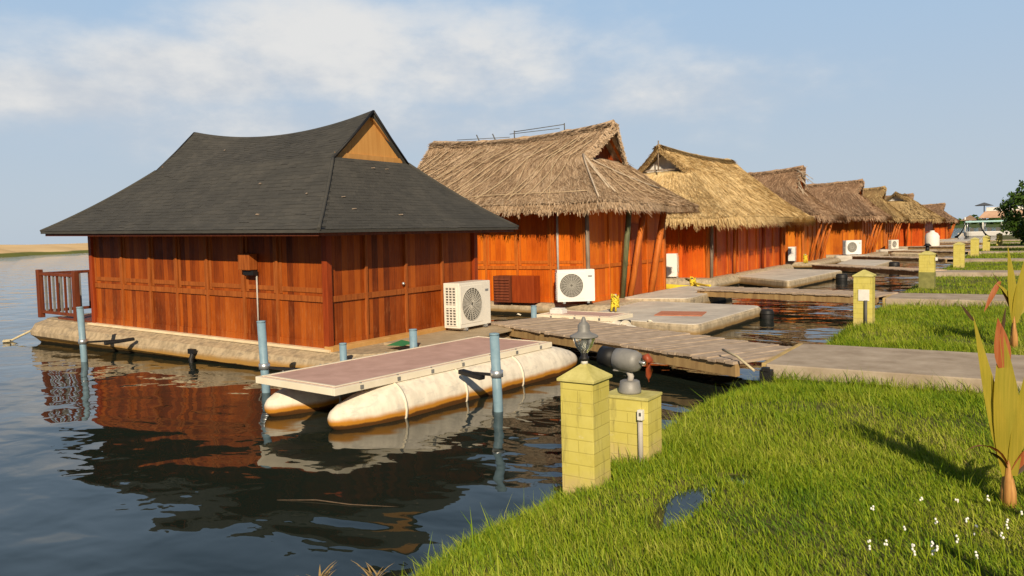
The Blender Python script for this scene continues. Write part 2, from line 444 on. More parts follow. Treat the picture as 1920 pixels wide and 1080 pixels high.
def tag(o, label=None, cat=None, group=None, kind=None):
    if label: o['label'] = label
    if cat: o['category'] = cat
    if group: o['group'] = group
    if kind: o['kind'] = kind
    return o


def thing(name, label, cat, loc=(0, 0, 0), rz=0., group=None):
    o = bpy.data.objects.new(name, None); COL.objects.link(o); o.empty_display_size = .2
    o.location = loc; o.rotation_euler = (0, 0, rz); return tag(o, label, cat, group)


def copy_tree(o, parent=None):
    c = o.copy(); COL.objects.link(c)
    if parent is not None: c.parent = parent
    for ch in list(o.children): copy_tree(ch, c)
    return c


def rounded(x0, y0, x1, y1, r, n=5):
    pts = []
    for cx, cy, a0 in ((x1 - r, y1 - r, 0), (x0 + r, y1 - r, 90), (x0 + r, y0 + r, 180), (x1 - r, y0 + r, 270)):
        for i in range(n + 1):
            a = R(a0 + 90 * i / n); pts.append((cx + r * math.cos(a), cy + r * math.sin(a)))
    return pts


def tri_leaf(P, D, S, Ln, w, droop, seg=6, twist=0., fold=.25):
    """one long leaf: a folded, drooping ribbon. returns verts, faces"""
    vs = []; p = Vector(P); d = Vector(D).normalized(); sd = Vector(S).normalized()
    for i in range(seg + 1):
        t = i / seg; ww = w * (math.sin(math.pi * min(1, .12 + .88 * t) ** .8) * .95 + .05 * (1 - t))
        nrm = sd.cross(d).normalized()
        vs += [p - sd * ww + nrm * fold * ww, p.copy(), p + sd * ww + nrm * fold * ww]
        p = p + d * (Ln / seg); d = (d + Vector((0, 0, -droop / seg))).normalized()
        sd = (sd - d * sd.dot(d)).normalized(); sd = (Matrix.Rotation(twist / seg, 3, d) @ sd)
    fs = []
    for i in range(seg):
        a = i * 3; fs += [(a, a + 1, a + 4, a + 3), (a + 1, a + 2, a + 5, a + 4)]
    return vs, fs


# ------------------------------------------------------------------ setting: water, ground, banks
wb = MB(); wb.add([(-9000, -3000, 0), (9000, -3000, 0), (9000, 12000, 0), (-9000, 12000, 0)], [(0, 1, 2, 3)])
tag(wb.build('water', 'water'), kind='structure')


def vnoise(x, y, seed=0):
    r = np.random.default_rng(seed); out = np.zeros_like(np.asarray(x, float))
    for k in range(9):
        f = .25 * 1.55 ** k; a = r.uniform(0, 6.28); ph = r.uniform(0, 6.28)
        out = out + np.sin((x * math.cos(a) + y * math.sin(a)) * f * 2 + ph) / (1.45 ** k)
    return out / 2.6


PUDDLES = [(-1.90, 6.08, .12, .10), (-2.05, 5.15, .08, .30)]
SLABS = [(10.9, 13.1), (22.0, 23.9), (34.3, 36.0), (46.2, 47.8), (58.2, 59.8), (70.2, 71.8), (83.2, 84.8), (96.2, 97.8)]


def shore_x(y): return -3.44 + .14 * vnoise(np.asarray(y) * 1.3, np.asarray(y) * 0 + 3., 5) + .09 * vnoise(np.asarray(y) * 5.5, np.asarray(y) * 0 + 1., 6) + .25 * np.exp(-((np.asarray(y) - 14.8) / 1.2) ** 2) + .05 * np.exp(-((np.asarray(y) - 3.4) / 1.2) ** 2)


def ground_z(x, y):
    x = np.asarray(x, float); y = np.asarray(y, float)
    d = x - shore_x(y); t = np.clip((d + .35) / 1.15, 0, 1); t = t * t * (3 - 2 * t)
    z = -.25 + .66 * t + .05 * vnoise(x * 2.2, y * 2.2, 3) * t
    for (a, b) in SLABS:          # the turf dips a little towards the slabs
        z = z - .20 * np.exp(-((y - (a - .38)) / .40) ** 2) * t - .08 * np.exp(-((y - (b + .3)) / .3) ** 2) * t
    for (px, py, rx, ry) in PUDDLES:
        q = ((x - px) / (rx * 1.7)) ** 2 + ((y - py) / (ry * 1.7)) ** 2; z = z - .07 * np.exp(-q)
    return z


def make_ground():
    xs = np.concatenate([np.arange(-4.3, 1.0, .1), np.arange(1.0, 8, .5), np.array([8, 10, 14, 20, 35, 60, 120, 300])])
    ys = np.concatenate([np.array([-60, -30, -15, -8, -4, -2, 0.]), np.arange(.5, 16, .12), np.arange(16, 60, .4), np.arange(60, 120, 2), np.array([120, 125, 130, 136])])
    X, Y = np.meshgrid(xs, ys, indexing='ij'); Z = ground_z(X, Y)
    n, m = X.shape; V = np.stack([X, Y, Z], -1).reshape(-1, 3)
    b = MB(); b.v = [tuple(p) for p in V.tolist()]
    b.f = [(i * m + j, (i + 1) * m + j, (i + 1) * m + j + 1, i * m + j + 1) for i in range(n - 1) for j in range(m - 1)]
    b.smooth = [True] * len(b.f)
    tag(b.build('ground', 'soil', fix=False), kind='structure')


make_ground()

pb = MB()
for (px, py, rx, ry) in PUDDLES:
    zc = float(ground_z(px, py)) + .04; n = 28
    pts = [(px, py, zc)] + [(px + rx * 2.4 * math.cos(6.283 * i / n), py + ry * 2.1 * math.sin(6.283 * i / n), zc) for i in range(n)]
    q = MB(); q.add(pts, [(0, 1 + i, 1 + (i + 1) % n) for i in range(n)]); tag(q.build('puddle', 'water'), kind='structure')


def make_path(a, b, i):
    p = MB(); p.box((28.5, (a + b) / 2, .36), (63, b - a, .28))
    o = p.build('path', 'slab', bevel=.015); tag(o, kind='structure')
    e = MB(); e.box((-3.035, (a + b) / 2, .37), (.07, b - a - .04, .27)); e.build('path_edge', 'edge_yellow', o, bevel=.01)


for i, (a, b) in enumerate(SLABS): make_path(a, b, i)


def make_sandbank():
    b = MB(); rows = []
    line = [(-120, 20), (-170, 52), (-228, 97), (-277, 149), (-330, 215), (-420, 320), (-600, 520), (-900, 800)]
    P = []
    for k in range(len(line) - 1):
        for t in np.linspace(0, 1, 14, endpoint=False):
            P.append((line[k][0] * (1 - t) + line[k + 1][0] * t, line[k][1] * (1 - t) + line[k + 1][1] * t))
    offs = [0, 4, 9, 16, 30, 60, 120, 260]; hs = [-.3, .5, 1.2, 2.0, 2.9, 3.3, 3.4, 3.5]
    for i, (x, y) in enumerate(P):
        for o, h in zip(offs, hs):
            jx = 3 * math.sin(i * .7) + 1.5 * math.sin(i * 1.9)
            hh = h * (1 + (.10 * math.sin(i * .45 + o * .05) + .06 * math.sin(i * 1.3)) * (h > 0))
            b.v.append((x - o * .97 + jx, y - o * .10 + jx * .3, hh))
    m = len(offs); b.f = [(i * m + j, (i + 1) * m + j, (i + 1) * m + j + 1, i * m + j + 1) for i in range(len(P) - 1) for j in range(m - 1)]
    b.smooth = [True] * len(b.f); tag(b.build('sandbank', 'sand', fix=False), kind='structure')


make_sandbank()


def make_far_bank():
    b = MB(); n = 60; v = []
    for i in range(n + 1):
        x = -420 + 560 * i / n
        y = 470 + 12 * math.sin(i * .5)
        v += [(x, y - 9, -.3), (x, y, 1.2 + .3 * math.sin(i)), (x, y + 60, 2.2), (x, y + 300, 2.5)]
    b.add(v, [(i * 4 + j, (i + 1) * 4 + j, (i + 1) * 4 + j + 1, i * 4 + j + 1) for i in range(n) for j in range(3)], True)
    k = mat_speckle('far_grass_bank', (.05, .085, .02), (.10, .13, .035), .06, .95)
    tag(b.build('far_bank', k), kind='structure')
    pts = []
    for i in range(330):
        x = -400 + 520 * NR.random(); y = 478 + NR.random() * 40; h = 2.2 + 3.2 * NR.random() ** 1.5; r = h * (.45 + .3 * NR.random())
        for j in range(26):
            d = NR.normal(size=3); d /= np.linalg.norm(d); q = np.array([x, y, 1.4 + h * .5]) + d * np.array([r, r, h * .5]) * (.6 + .4 * NR.random())
            s = .45 + .5 * NR.random(); a = NR.normal(size=3); a /= np.linalg.norm(a); c = np.cross(a, d); c /= np.linalg.norm(c) + 1e-6
            pts.append([q - a * s - c * s, q + a * s - c * s, q + a * s + c * s, q - a * s + c * s])
    f = MB(); f.strips(np.array(pts)); tag(f.build('far_treeline', 'leaf_tree', fix=False), 'low dark green trees along the far shore at the end of the row', 'treeline', kind='stuff')


make_far_bank()


# ------------------------------------------------------------------ roofs
class Roof:
    """half-hipped gable roof, ridge along local x. s runs from ridge (0) to eave (1)"""
    def __init__(s, xe, ye, ze, xg, gw, zg, zr, xr, sag=.2, kc=.28, su=.42, lump=.0, seed=0):
        s.__dict__.update(locals())

    def lumps(s, p):
        if s.lump: p[..., 2] += s.lump * vnoise(p[..., 0] * 3 + s.seed, p[..., 1] * 3, s.seed)
        return p

    def side(s, sg, S, T):
        S = np.asarray(S, float); T = np.asarray(T, float)
        k = np.clip(S / s.su, 0, 1); q = np.clip((S - s.su) / (1 - s.su), 0, 1); low = S > s.su
        hx = np.where(low, s.xg + (s.xe - s.xg) * q, s.xr + (s.xg - s.xr) * k)
        x = hx * (2 * T - 1)
        zrx = s.zr - s.sag * (1 - np.minimum(1, (x / s.xr) ** 2))
        zup = zrx + (s.zg - zrx) * (k + .10 * k * (1 - k))
        zlo = s.zg + (s.ze - s.zg) * (q + s.kc * q * (1 - q))
        y = np.where(low, s.gw + (s.ye - s.gw) * q, s.gw * k)
        return s.lumps(np.stack([x, sg * y, np.where(low, zlo, zup)], -1))

    def end(s, sg, S, T):
        q = np.asarray(S, float); T = np.asarray(T, float)
        y = (s.gw + (s.ye - s.gw) * q) * (2 * T - 1); x = sg * (s.xg + (s.xe - s.xg) * q)
        z = s.zg + (s.ze - s.zg) * (q + s.kc * q * (1 - q))
        return s.lumps(np.stack([x, y, z + 0 * T], -1))

    def patches(s): return [(lambda S, T, g=g: s.side(g, S, T)) for g in (-1, 1)] + [(lambda S, T, g=g: s.end(g, S, T)) for g in (-1, 1)]

    def solid(s, mb, th, ns=14, nt=26):
        for P in s.patches():
            S, T = np.meshgrid(np.linspace(0, 1, ns + 1), np.linspace(0, 1, nt + 1), indexing='ij')
            top = P(S, T); bot = top.copy(); bot[..., 2] -= th
            n, m = ns + 1, nt + 1; o = len(mb.v)
            mb.v += [tuple(q) for q in top.reshape(-1, 3).tolist()] + [tuple(q) for q in bot.reshape(-1, 3).tolist()]
            for i in range(ns):
                for j in range(nt):
                    a = o + i * m + j; mb.f.append((a, a + m, a + m + 1, a + 1)); b = a + n * m; mb.f.append((b, b + 1, b + m + 1, b + m)); mb.smooth += [True, True]
            for j in range(nt):
                for i in (0, ns):
                    a = o + i * m + j; mb.f.append((a, a + 1, a + 1 + n * m, a + n * m)); mb.smooth.append(False)
            for i in range(ns):
                for j in (0, nt):
                    a = o + i * m + j; mb.f.append((a, a + m, a + m + n * m, a + n * m)); mb.smooth.append(False)

    def shingles(s, mb, course=.105, width=.30):
        for pi, P in enumerate(s.patches()):
            Ls = 3.6 if pi < 2 else 2.6; rows = int(Ls / course); span = 2 * (s.xe if pi < 2 else s.ye); cols = int(span / width)
            for i in range(rows):
                s0, s1 = i / rows, (i + 1.12) / rows; s1 = min(s1, 1.008)
                e = np.linspace(0, 1, cols + 1) + (.5 * (i % 2) / cols); e = np.clip(e, 0, 1)
                t0, t1 = e[:-1], e[1:]; ok = (t1 - t0) > 1e-4; t0, t1 = t0[ok], t1[ok]; n = len(t0)
                jl = .008 + .006 * NR.random(n); js = s1 + NR.normal(0, .0022, n)
                js = np.where(NR.random(n) < .02, js + .012, js)
                A = P(np.full(n, s0), t0); B = P(np.full(n, s0), t1); Cq = P(js, t1); D = P(js, t0)
                A[:, 2] += .006; B[:, 2] += .006; Cq[:, 2] += jl; D[:, 2] += jl
                mb.strips(np.stack([A, D, Cq, B], 1))

    def straw(s, mb, n, ln=(.25, .6), w=(.008, .02), fringe=2600, fl=(.12, .34)):
        area = [2.2, 2.2, 1., 1.]; P4 = s.patches(); pr = np.array(area) / sum(area)
        for P, p in zip(P4, pr):
            k = int(n * p); S = NR.random(k) ** .66 * .995; T = NR.random(k)
            L = NR.uniform(*ln, k); d = L / 3.4
            p0 = P(S, T); p1 = P(np.minimum(S + d, 1.015), np.clip(T + NR.normal(0, .012, k), 0, 1))
            lift0 = NR.uniform(-.02, .012, k); lift1 = NR.uniform(.012, .06, k); p0[:, 2] += lift0; p1[:, 2] += lift1
            p1[:, 0] += NR.normal(0, .02, k); p1[:, 1] += NR.normal(0, .02, k)
            dr = p1 - p0; dr /= np.linalg.norm(dr, axis=1)[:, None] + 1e-6
            sd = np.cross(dr, np.array([0, 0, 1.]) + NR.normal(0, .5, (k, 3))); sd /= np.linalg.norm(sd, axis=1)[:, None] + 1e-6
            ww = NR.uniform(*w, k)[:, None]
            mb.strips(np.stack([p0 - sd * ww, p0 + sd * ww, p1 + sd * ww * .6, p1 - sd * ww * .6], 1))
            kf = int(fringe * p); T = NR.random(kf); b0 = P(np.full(kf, .99), T); b0[:, 2] += NR.uniform(-.2, .05, kf)
            out = P(np.full(kf, 1.), T) - P(np.full(kf, .9), T); out[:, 2] = 0; out /= np.linalg.norm(out, axis=1)[:, None] + 1e-6
            b0 += out * NR.uniform(-.02, .06, kf)[:, None]; L = NR.uniform(*fl, kf) * (.65 + .5 * np.sin(T * 23 + 2 * np.sin(T * 51)) ** 2)
            b1 = b0 + out * (L * NR.uniform(.35, .9, kf))[:, None] + NR.normal(0, .025, (kf, 3)); b1[:, 2] -= L * .8
            sd = np.stack([-out[:, 1], out[:, 0], 0 * L], 1) * (NR.uniform(.004, .011, kf) * (2.2 if s.seed > 6 else 1.))[:, None]
            mb.strips(np.stack([b0 - sd, b0 + sd, b1 + sd * .5, b1 - sd * .5], 1))
        # straw bundles over the ridge and round the gable hood
        kr = max(60, n // 7); x = NR.uniform(-s.xr, s.xr, kr); zr = s.zr - s.sag * (1 - np.minimum(1, (x / s.xr) ** 2))
        sg = NR.choice([-1, 1], kr); p0 = np.stack([x, 0 * x, zr + NR.uniform(0, .07, kr)], 1)
        p1 = p0 + np.stack([NR.normal(0, .08, kr), sg * NR.uniform(.12, .34, kr), -NR.uniform(.08, .26, kr)], 1)
        sd = np.tile(np.array([[1., 0, 0]]), (kr, 1)) * NR.uniform(.01, .03, kr)[:, None]
        mb.strips(np.stack([p0 - sd, p0 + sd, p1 + sd, p1 - sd], 1))
        kg = max(50, n // 22)
        for g in (-1, 1):
            for e in (-1, 1):
                S = NR.random(kg) * s.su; pe = s.side(g, S, np.full(kg, 1. if e > 0 else 0.)); pe[:, 2] += NR.uniform(-.14, .03, kg)
                p1 = pe + np.stack([e * NR.uniform(.02, .16, kg), g * NR.uniform(-.05, .08, kg), -NR.uniform(.04, .2, kg)], 1)
                sd = np.tile(np.array([[0, .7, .7]]), (kg, 1)) * NR.uniform(.01, .022, kg)[:, None]
                mb.strips(np.stack([pe - sd, pe + sd, p1 + sd, p1 - sd], 1))


def wall_parts(root, hl, hw, zb, zt, mw, mb_, mp, xb=None, yb=None, rail=None, bw=.06, front_only=False):
    """walls at x=+-hl and y=+-hw; battens at local positions xb on the -y wall, yb on the +x wall; rail height"""
    zc, h = (zb + zt) / 2, zt - zb
    for g in (-1, 1):
        b = MB(); b.box((0, g * (hw - .04), zc), (2 * hl - .16, .08, h)); b.build('wall', mw, root)
        b = MB(); b.box((g * (hl - .04), 0, zc), (.08, 2 * hw, h)); b.build('wall', mw, root)
    for gx in (-1, 1):
        for gy in (-1, 1):
            b = MB(); b.box((gx * (hl + .012), gy * (hw + .012), zc - .01), (.13, .13, h)); b.build('corner_post', mp, root, bevel=.01)
    for x in xb or []:
        b = MB(); b.box((x, -hw - .026, zc), (bw, .052, h - .02)); b.build('batten', mb_, root, bevel=.006)
    for y in yb or []:
        b = MB(); b.box((hl + .026, y, zc), (.052, bw, h - .02)); b.build('batten', mb_, root, bevel=.006)
    if rail:
        b = MB(); b.box((0, -hw - .017, rail), (2 * hl - .14, .034, .11)); b.build('wall_rail', mb_, root, bevel=.004)
        b = MB(); b.box((hl + .017, 0, rail), (.034, 2 * hw - .14, .11)); b.build('wall_rail', mb_, root, bevel=.004)
        ub = [-hl] + list(xb or []) + [hl]
        for i in range(len(ub) - 1):      # thin raised frame round each upper panel
            b = MB(); x0, x1 = ub[i] + .05, ub[i + 1] - .05; y = -hw - .008
            b.box((x0 + .035, y, (rail + zt) / 2), (.07, .016, zt - rail - .13)); b.box((x1 - .035, y, (rail + zt) / 2), (.07, .016, zt - rail - .13)); b.box(((x0 + x1) / 2, y - .001, rail + .16), (x1 - x0, .016, .09)); b.build('panel_frame', mb_, root, bevel=.004)
        b = MB(); b.box((0, -hw - .015, zb + .07), (2 * hl - .14, .03, .14)); b.build('skirting_board', mw, root)
        b = MB(); b.box((hl + .015, 0, zb + .07), (.03, 2 * hw - .14, .14)); b.build('skirting_board', mw, root)


def hull_ring(x0, y0, x1, y1, prof, r=.6):
    """prof: list of (inset, z) from bottom to top; closed body"""
    b = MB(); rings = []
    for ins, z in prof:
        pts = rounded(x0 + ins, y0 + ins, x1 - ins, y1 - ins, max(.05, r - ins)); rings.append([(x, y, z) for x, y in pts])
    n = len(rings[0]); vs = [p for rg in rings for p in rg]
    fs = [(i * n + j, i * n + (j + 1) % n, (i + 1) * n + (j + 1) % n, (i + 1) * n + j) for i in range(len(rings) - 1) for j in range(n)]
    fs += [tuple(range(n))[::-1], tuple(range((len(rings) - 1) * n, len(rings) * n))]
    return b.add(vs, fs)


GH = 'floating bungalows moored in a row'
GA = 'air conditioner outdoor units beside the bungalows'


# ------------------------------------------------------------------ bungalow with the dark shingled roof
H1X, H1Y = -14.55, 12.08
h1 = thing('floating_bungalow', 'nearest floating bungalow, brown board walls under a curved dark grey shingle roof with tan gable', 'bungalow', (H1X, H1Y, 0), 0, GH)


def bungalow_shingle():
    hl, hw, zb, zt = 3.95, 2.24, .39, 2.72
    rf = Roof(4.66, 3.06, 2.58, 3.02, 1.12, 4.0, 5.04, 3.05, sag=.30, kc=.20, su=.44)
    b = MB(); rf.solid(b, .055); rf.shingles(b); b.build('roof', 'shingle', h1, fix=False)
    for gx in (-1, 1):
        for gy in (-1, 1):
            qs = np.linspace(0, 1, 15); pe = rf.end(gx, qs, np.full(15, 1. if gy > 0 else 0.)); c = MB()
            c.tube([(p[0], p[1], p[2] + .005) for p in pe], .034, 8); c.build('hip_cap', 'shingle', h1)
    # fascia under the eaves and boards closing the soffit
    b = MB()
    for g in (-1, 1):
        b.beam((-4.58, g * 2.98, 2.52), (4.58, g * 2.98, 2.52), .03, .10); b.beam((g * 4.58, -2.96, 2.52), (g * 4.58, 2.96, 2.52), .03, .10)
    b.build('fascia', 'rail_wood', h1)
    for g in (-1, 1):
        b = MB(); x = g * 2.93
        b.add([(x, -1.05, 3.98), (x, 1.05, 3.98), (x, 0, 4.93), (x - g * .06, -1.05, 3.98), (x - g * .06, 1.05, 3.98), (x - g * .06, 0, 4.93)],
              [(0, 1, 2), (3, 5, 4), (0, 3, 4, 1), (1, 4, 5, 2), (2, 5, 3, 0)])
        pn = b.build('gable_panel', 'gable1', h1)
        t = MB(); xx = x + g * .012
        t.beam((xx, -1.0, 4.05), (xx, 1.0, 4.05), .024, .13); t.beam((xx, -1.02, 4.06), (xx, -.03, 4.90), .024, .12, (1, 0, 0)); t.beam((xx, 1.02, 4.06), (xx, .03, 4.90), .024, .12, (1, 0, 0))
        t.build('gable_trim', 'gable_trim', pn)
        # dark barge edge along the verge of the shingles
        v = MB()
        for sgy in (-1, 1): v.tube([(g * 3.07, 0, 5.03), (g * 3.05, sgy * .55, 4.50), (g * 3.03, sgy * 1.12, 3.99)], .025, 6)
        v.build('verge_strip', 'dark', h1)
    xb = [x - H1X for x in (-17.25, -16.14, -15.15, -14.09, -12.92, -11.93)]
    yb = [y - H1Y for y in (10.81, 11.96, 13.14)]
    wall_parts(h1, hl, hw, zb, zt, 'wall1', 'batten1', 'post1', xb, yb, rail=1.30)
    # hull
    hb = hull_ring(-6.9, -2.72, 5.35, 2.72, [(.35, -.35), (.12, -.1), (.0, .0), (0, .10), (.04, .14), (.10, .25), (.36, .345), (.37, .365)], .9); hb.build('floating_hull', 'hull1', h1)
    s = MB(); s.box((0, -hw - .05, .375), (2 * hl + .3, .2, .05)); s.build('sill', 'sill_cream', h1, bevel=.01)
    s = MB(); s.box((hl + .09, 0, .40), (.22, 2 * hw + .2, .10)); s.build('sill', 'sill_orange', h1, 'ochre stained front sill', bevel=.01)
    s = MB(); s.box((4.86, .55, .385), (1.15, 3.5, .05), (0, 0, R(2))); s.build('deck_board', 'ply', h1, bevel=.006)
    # veranda railing at the far end
    zr0, zr1 = .48, 1.52
    for x, y in ((-6.72, -2.18), (-4.95, -2.18), (-6.72, 2.1)):
        p = MB(); p.box((x, y, (.36 + zr1 + .08) / 2), (.13, .13, zr1 + .08 - .36)); p.build('railing_post', 'rail_wood', h1, bevel=.012)
    for (a, c, n) in (((-6.72, -2.18), (-4.95, -2.18), 9), ((-4.95, -1.75), (-3.97, -1.75), 4), ((-6.72, -2.1), (-6.72, 2.1), 16)):
        for zz, w_ in ((zr1 - .03, .07), (zr0 + .03, .05)): p = MB(); p.beam((*a, zz), (*c, zz), w_, .075); p.build('railing_rail', 'rail_wood', h1, bevel=.006)
        for i in range(n):
            t = (i + .6) / (n + .2); x, y = a[0] * (1 - t) + c[0] * t, a[1] * (1 - t) + c[1] * t
            p = MB(); p.box((x, y, (zr0 + zr1) / 2), (.045, .045, zr1 - zr0 - .1)); p.build('baluster', 'lamp_grey' if i % 2 else 'rail_wood', h1)
    s = MB(); s.box((-4.9, -1.0, .39), (1.9, 2.4, .04)); s.build('veranda_deck', 'rail_wood', h1)
    # meter box with conduit on the long wall
    x = -12.62 - H1X
    m = MB(); m.box((x - .06, -hw - .11, 1.96), (.34, .20, .32)); mbx = m.build('meter_box', 'batten1', h1, bevel=.015)
    m = MB(); m.box((x - .0, -hw - .10, 1.745), (.30, .11, .09)); m.build('cable_gland', 'dark', mbx)
    m = MB(); m.tube([(x + .12, -hw - .05, 1.7), (x + .12, -hw - .05, .5)], .016, 8); m.build('conduit', 'conduit', h1)
    k = MB(); k.lathe([(0, 0), (.03, .005), (.035, .03), (.02, .05), (0, .055)], (0, 0, 0), 12); kk = k.build('door_knob', 'steel', h1); kk.location = (hl + .02, 11.86 - H1Y, 1.46); kk.rotation_euler = (0, R(90), 0)
    # small torn scraps on the shingles
    for (t, s_) in ((.72, .62), (.30, .20), (.80, .88), (.93, .72)):
        q = rf.side(-1, np.array([s_]), np.array([t]))[0]; d = MB(); d.box((q[0], q[1], q[2] + .03), (.08, .035, .01), (R(38), .1, rnd.uniform(-.6, .6))); d.build('shingle_scrap', 'grey_pole', h1)
    for (t, s_) in ((.10, .55), (.15, .72), (.38, .80), (.58, .12), (.42, .12)):
        q = rf.end(1, np.array([s_]), np.array([t]))[0]; d = MB(); d.box((q[0], q[1], q[2] + .03), (.02, .09, .01), (.1, R(38), rnd.uniform(-.8, .8))); d.build('shingle_scrap', 'grey_pole', h1)


bungalow_shingle()
h1.rotation_euler = (0, R(1.15), 0); h1.location = (H1X, H1Y, .085)


# ------------------------------------------------------------------ thatched bungalows
def thatched(label, loc, rz, hl, hw, zb, zw, oh, ze, zr, gx, gw, zg, wall, thatch, straw, gable='red_gable', nb=5, sag=.15, detail=0, posts=True, seed=1, fringe=2600, hull='hull2', wmul=1., fl=(.14, .38), xr_ext=.35, noposts_rear=True):
    root = thing('floating_bungalow', label, 'bungalow', loc, rz, GH)
    rf = Roof(hl + oh, hw + oh, ze, gx, gw, zg, zr, gx + xr_ext, sag=sag, kc=.16, su=.45, lump=.045, seed=seed)
    b = MB(); rf.solid(b, .2, 16, 34); rf.straw(b, straw, (.14, .42), (.005 * wmul, .013 * wmul), fringe, fl); b.build('thatch_roof', thatch, root, fix=False)
    # thick straw roll on the ridge
    n = 14; xs = np.linspace(-rf.xr - .02, rf.xr + .02, n); c = MB()
    c.tube([(x, 0, zr - sag * (1 - min(1, (x / rf.xr) ** 2)) - .05 + .03 * math.sin(x * 7)) for x in xs], [.10 + .03 * math.sin(i * 2.1) for i in range(n)], 8)
    c.build('ridge_roll', thatch, root)
    for g in (-1, 1):
        x = g * (gx - .18)
        p = MB(); p.add([(x, -gw * .86, zg - .08), (x, gw * .86, zg - .08), (x, 0, zr - .32), (x - g * .05, -gw * .86, zg - .08), (x - g * .05, gw * .86, zg - .08), (x - g * .05, 0, zr - .32)], [(0, 1, 2), (3, 5, 4), (0, 3, 4, 1), (1, 4, 5, 2), (2, 5, 3, 0)])
        gp = p.build('gable_panel', gable, root)
        for sy in (-1, 1):
            q = MB(); xx = g * (gx + .08); q.beam((xx, sy * gw * .84, zg - .05), (xx, sy * .02, zr - .26), .05, .09, (1, 0, 0)); q.build('bargeboard', 'pole_orange' if gable == 'red_gable' else 'grey_pole', root)
    yb = [(-hw + 2 * hw * (i + 1) / nb) for i in range(nb - 1)]; nx = max(4, int(2 * hl / 1.15)); xb = [(-hl + 2 * hl * (i + 1) / nx) for i in range(nx - 1)]
    wall_parts(root, hl, hw, zb, zw, wall, 'batten2', 'pole_orange', xb, yb, rail=(zb + 1.05) if detail else None)
    hb = hull_ring(-hl - .6, -hw - .5, hl + 1.0, hw + .5, [(.3, -.35), (.08, -.05), (0, .08), (0, .22), (.1, zb - .05), (.2, zb - .005)], .5); hb.build('floating_hull', hull, root)
    if posts:
        for i in range(3):
            y = -hw * .55 + i * hw * .5
            q = MB(); q.tube([(hl + .12, y - .1, zb - .01), (hl + oh * .8, y + .28, ze + .06)], .075, 10); q.build('eave_strut', 'pole_orange', root)
    return root, rf


H2 = thatched('second bungalow, bright orange walls under weathered brown thatch with a lath lattice', (-14.75, 22.75, 0), 0, 4.15, 2.85, .34, 3.3, .95, 3.22, 5.9, 3.35, 1.45, 4.75, 'wall2', 'thatch2', 52000, detail=1, seed=3, nb=4, sag=.22, posts=False, fringe=6500, fl=(.08, .24))
h2, r2 = H2


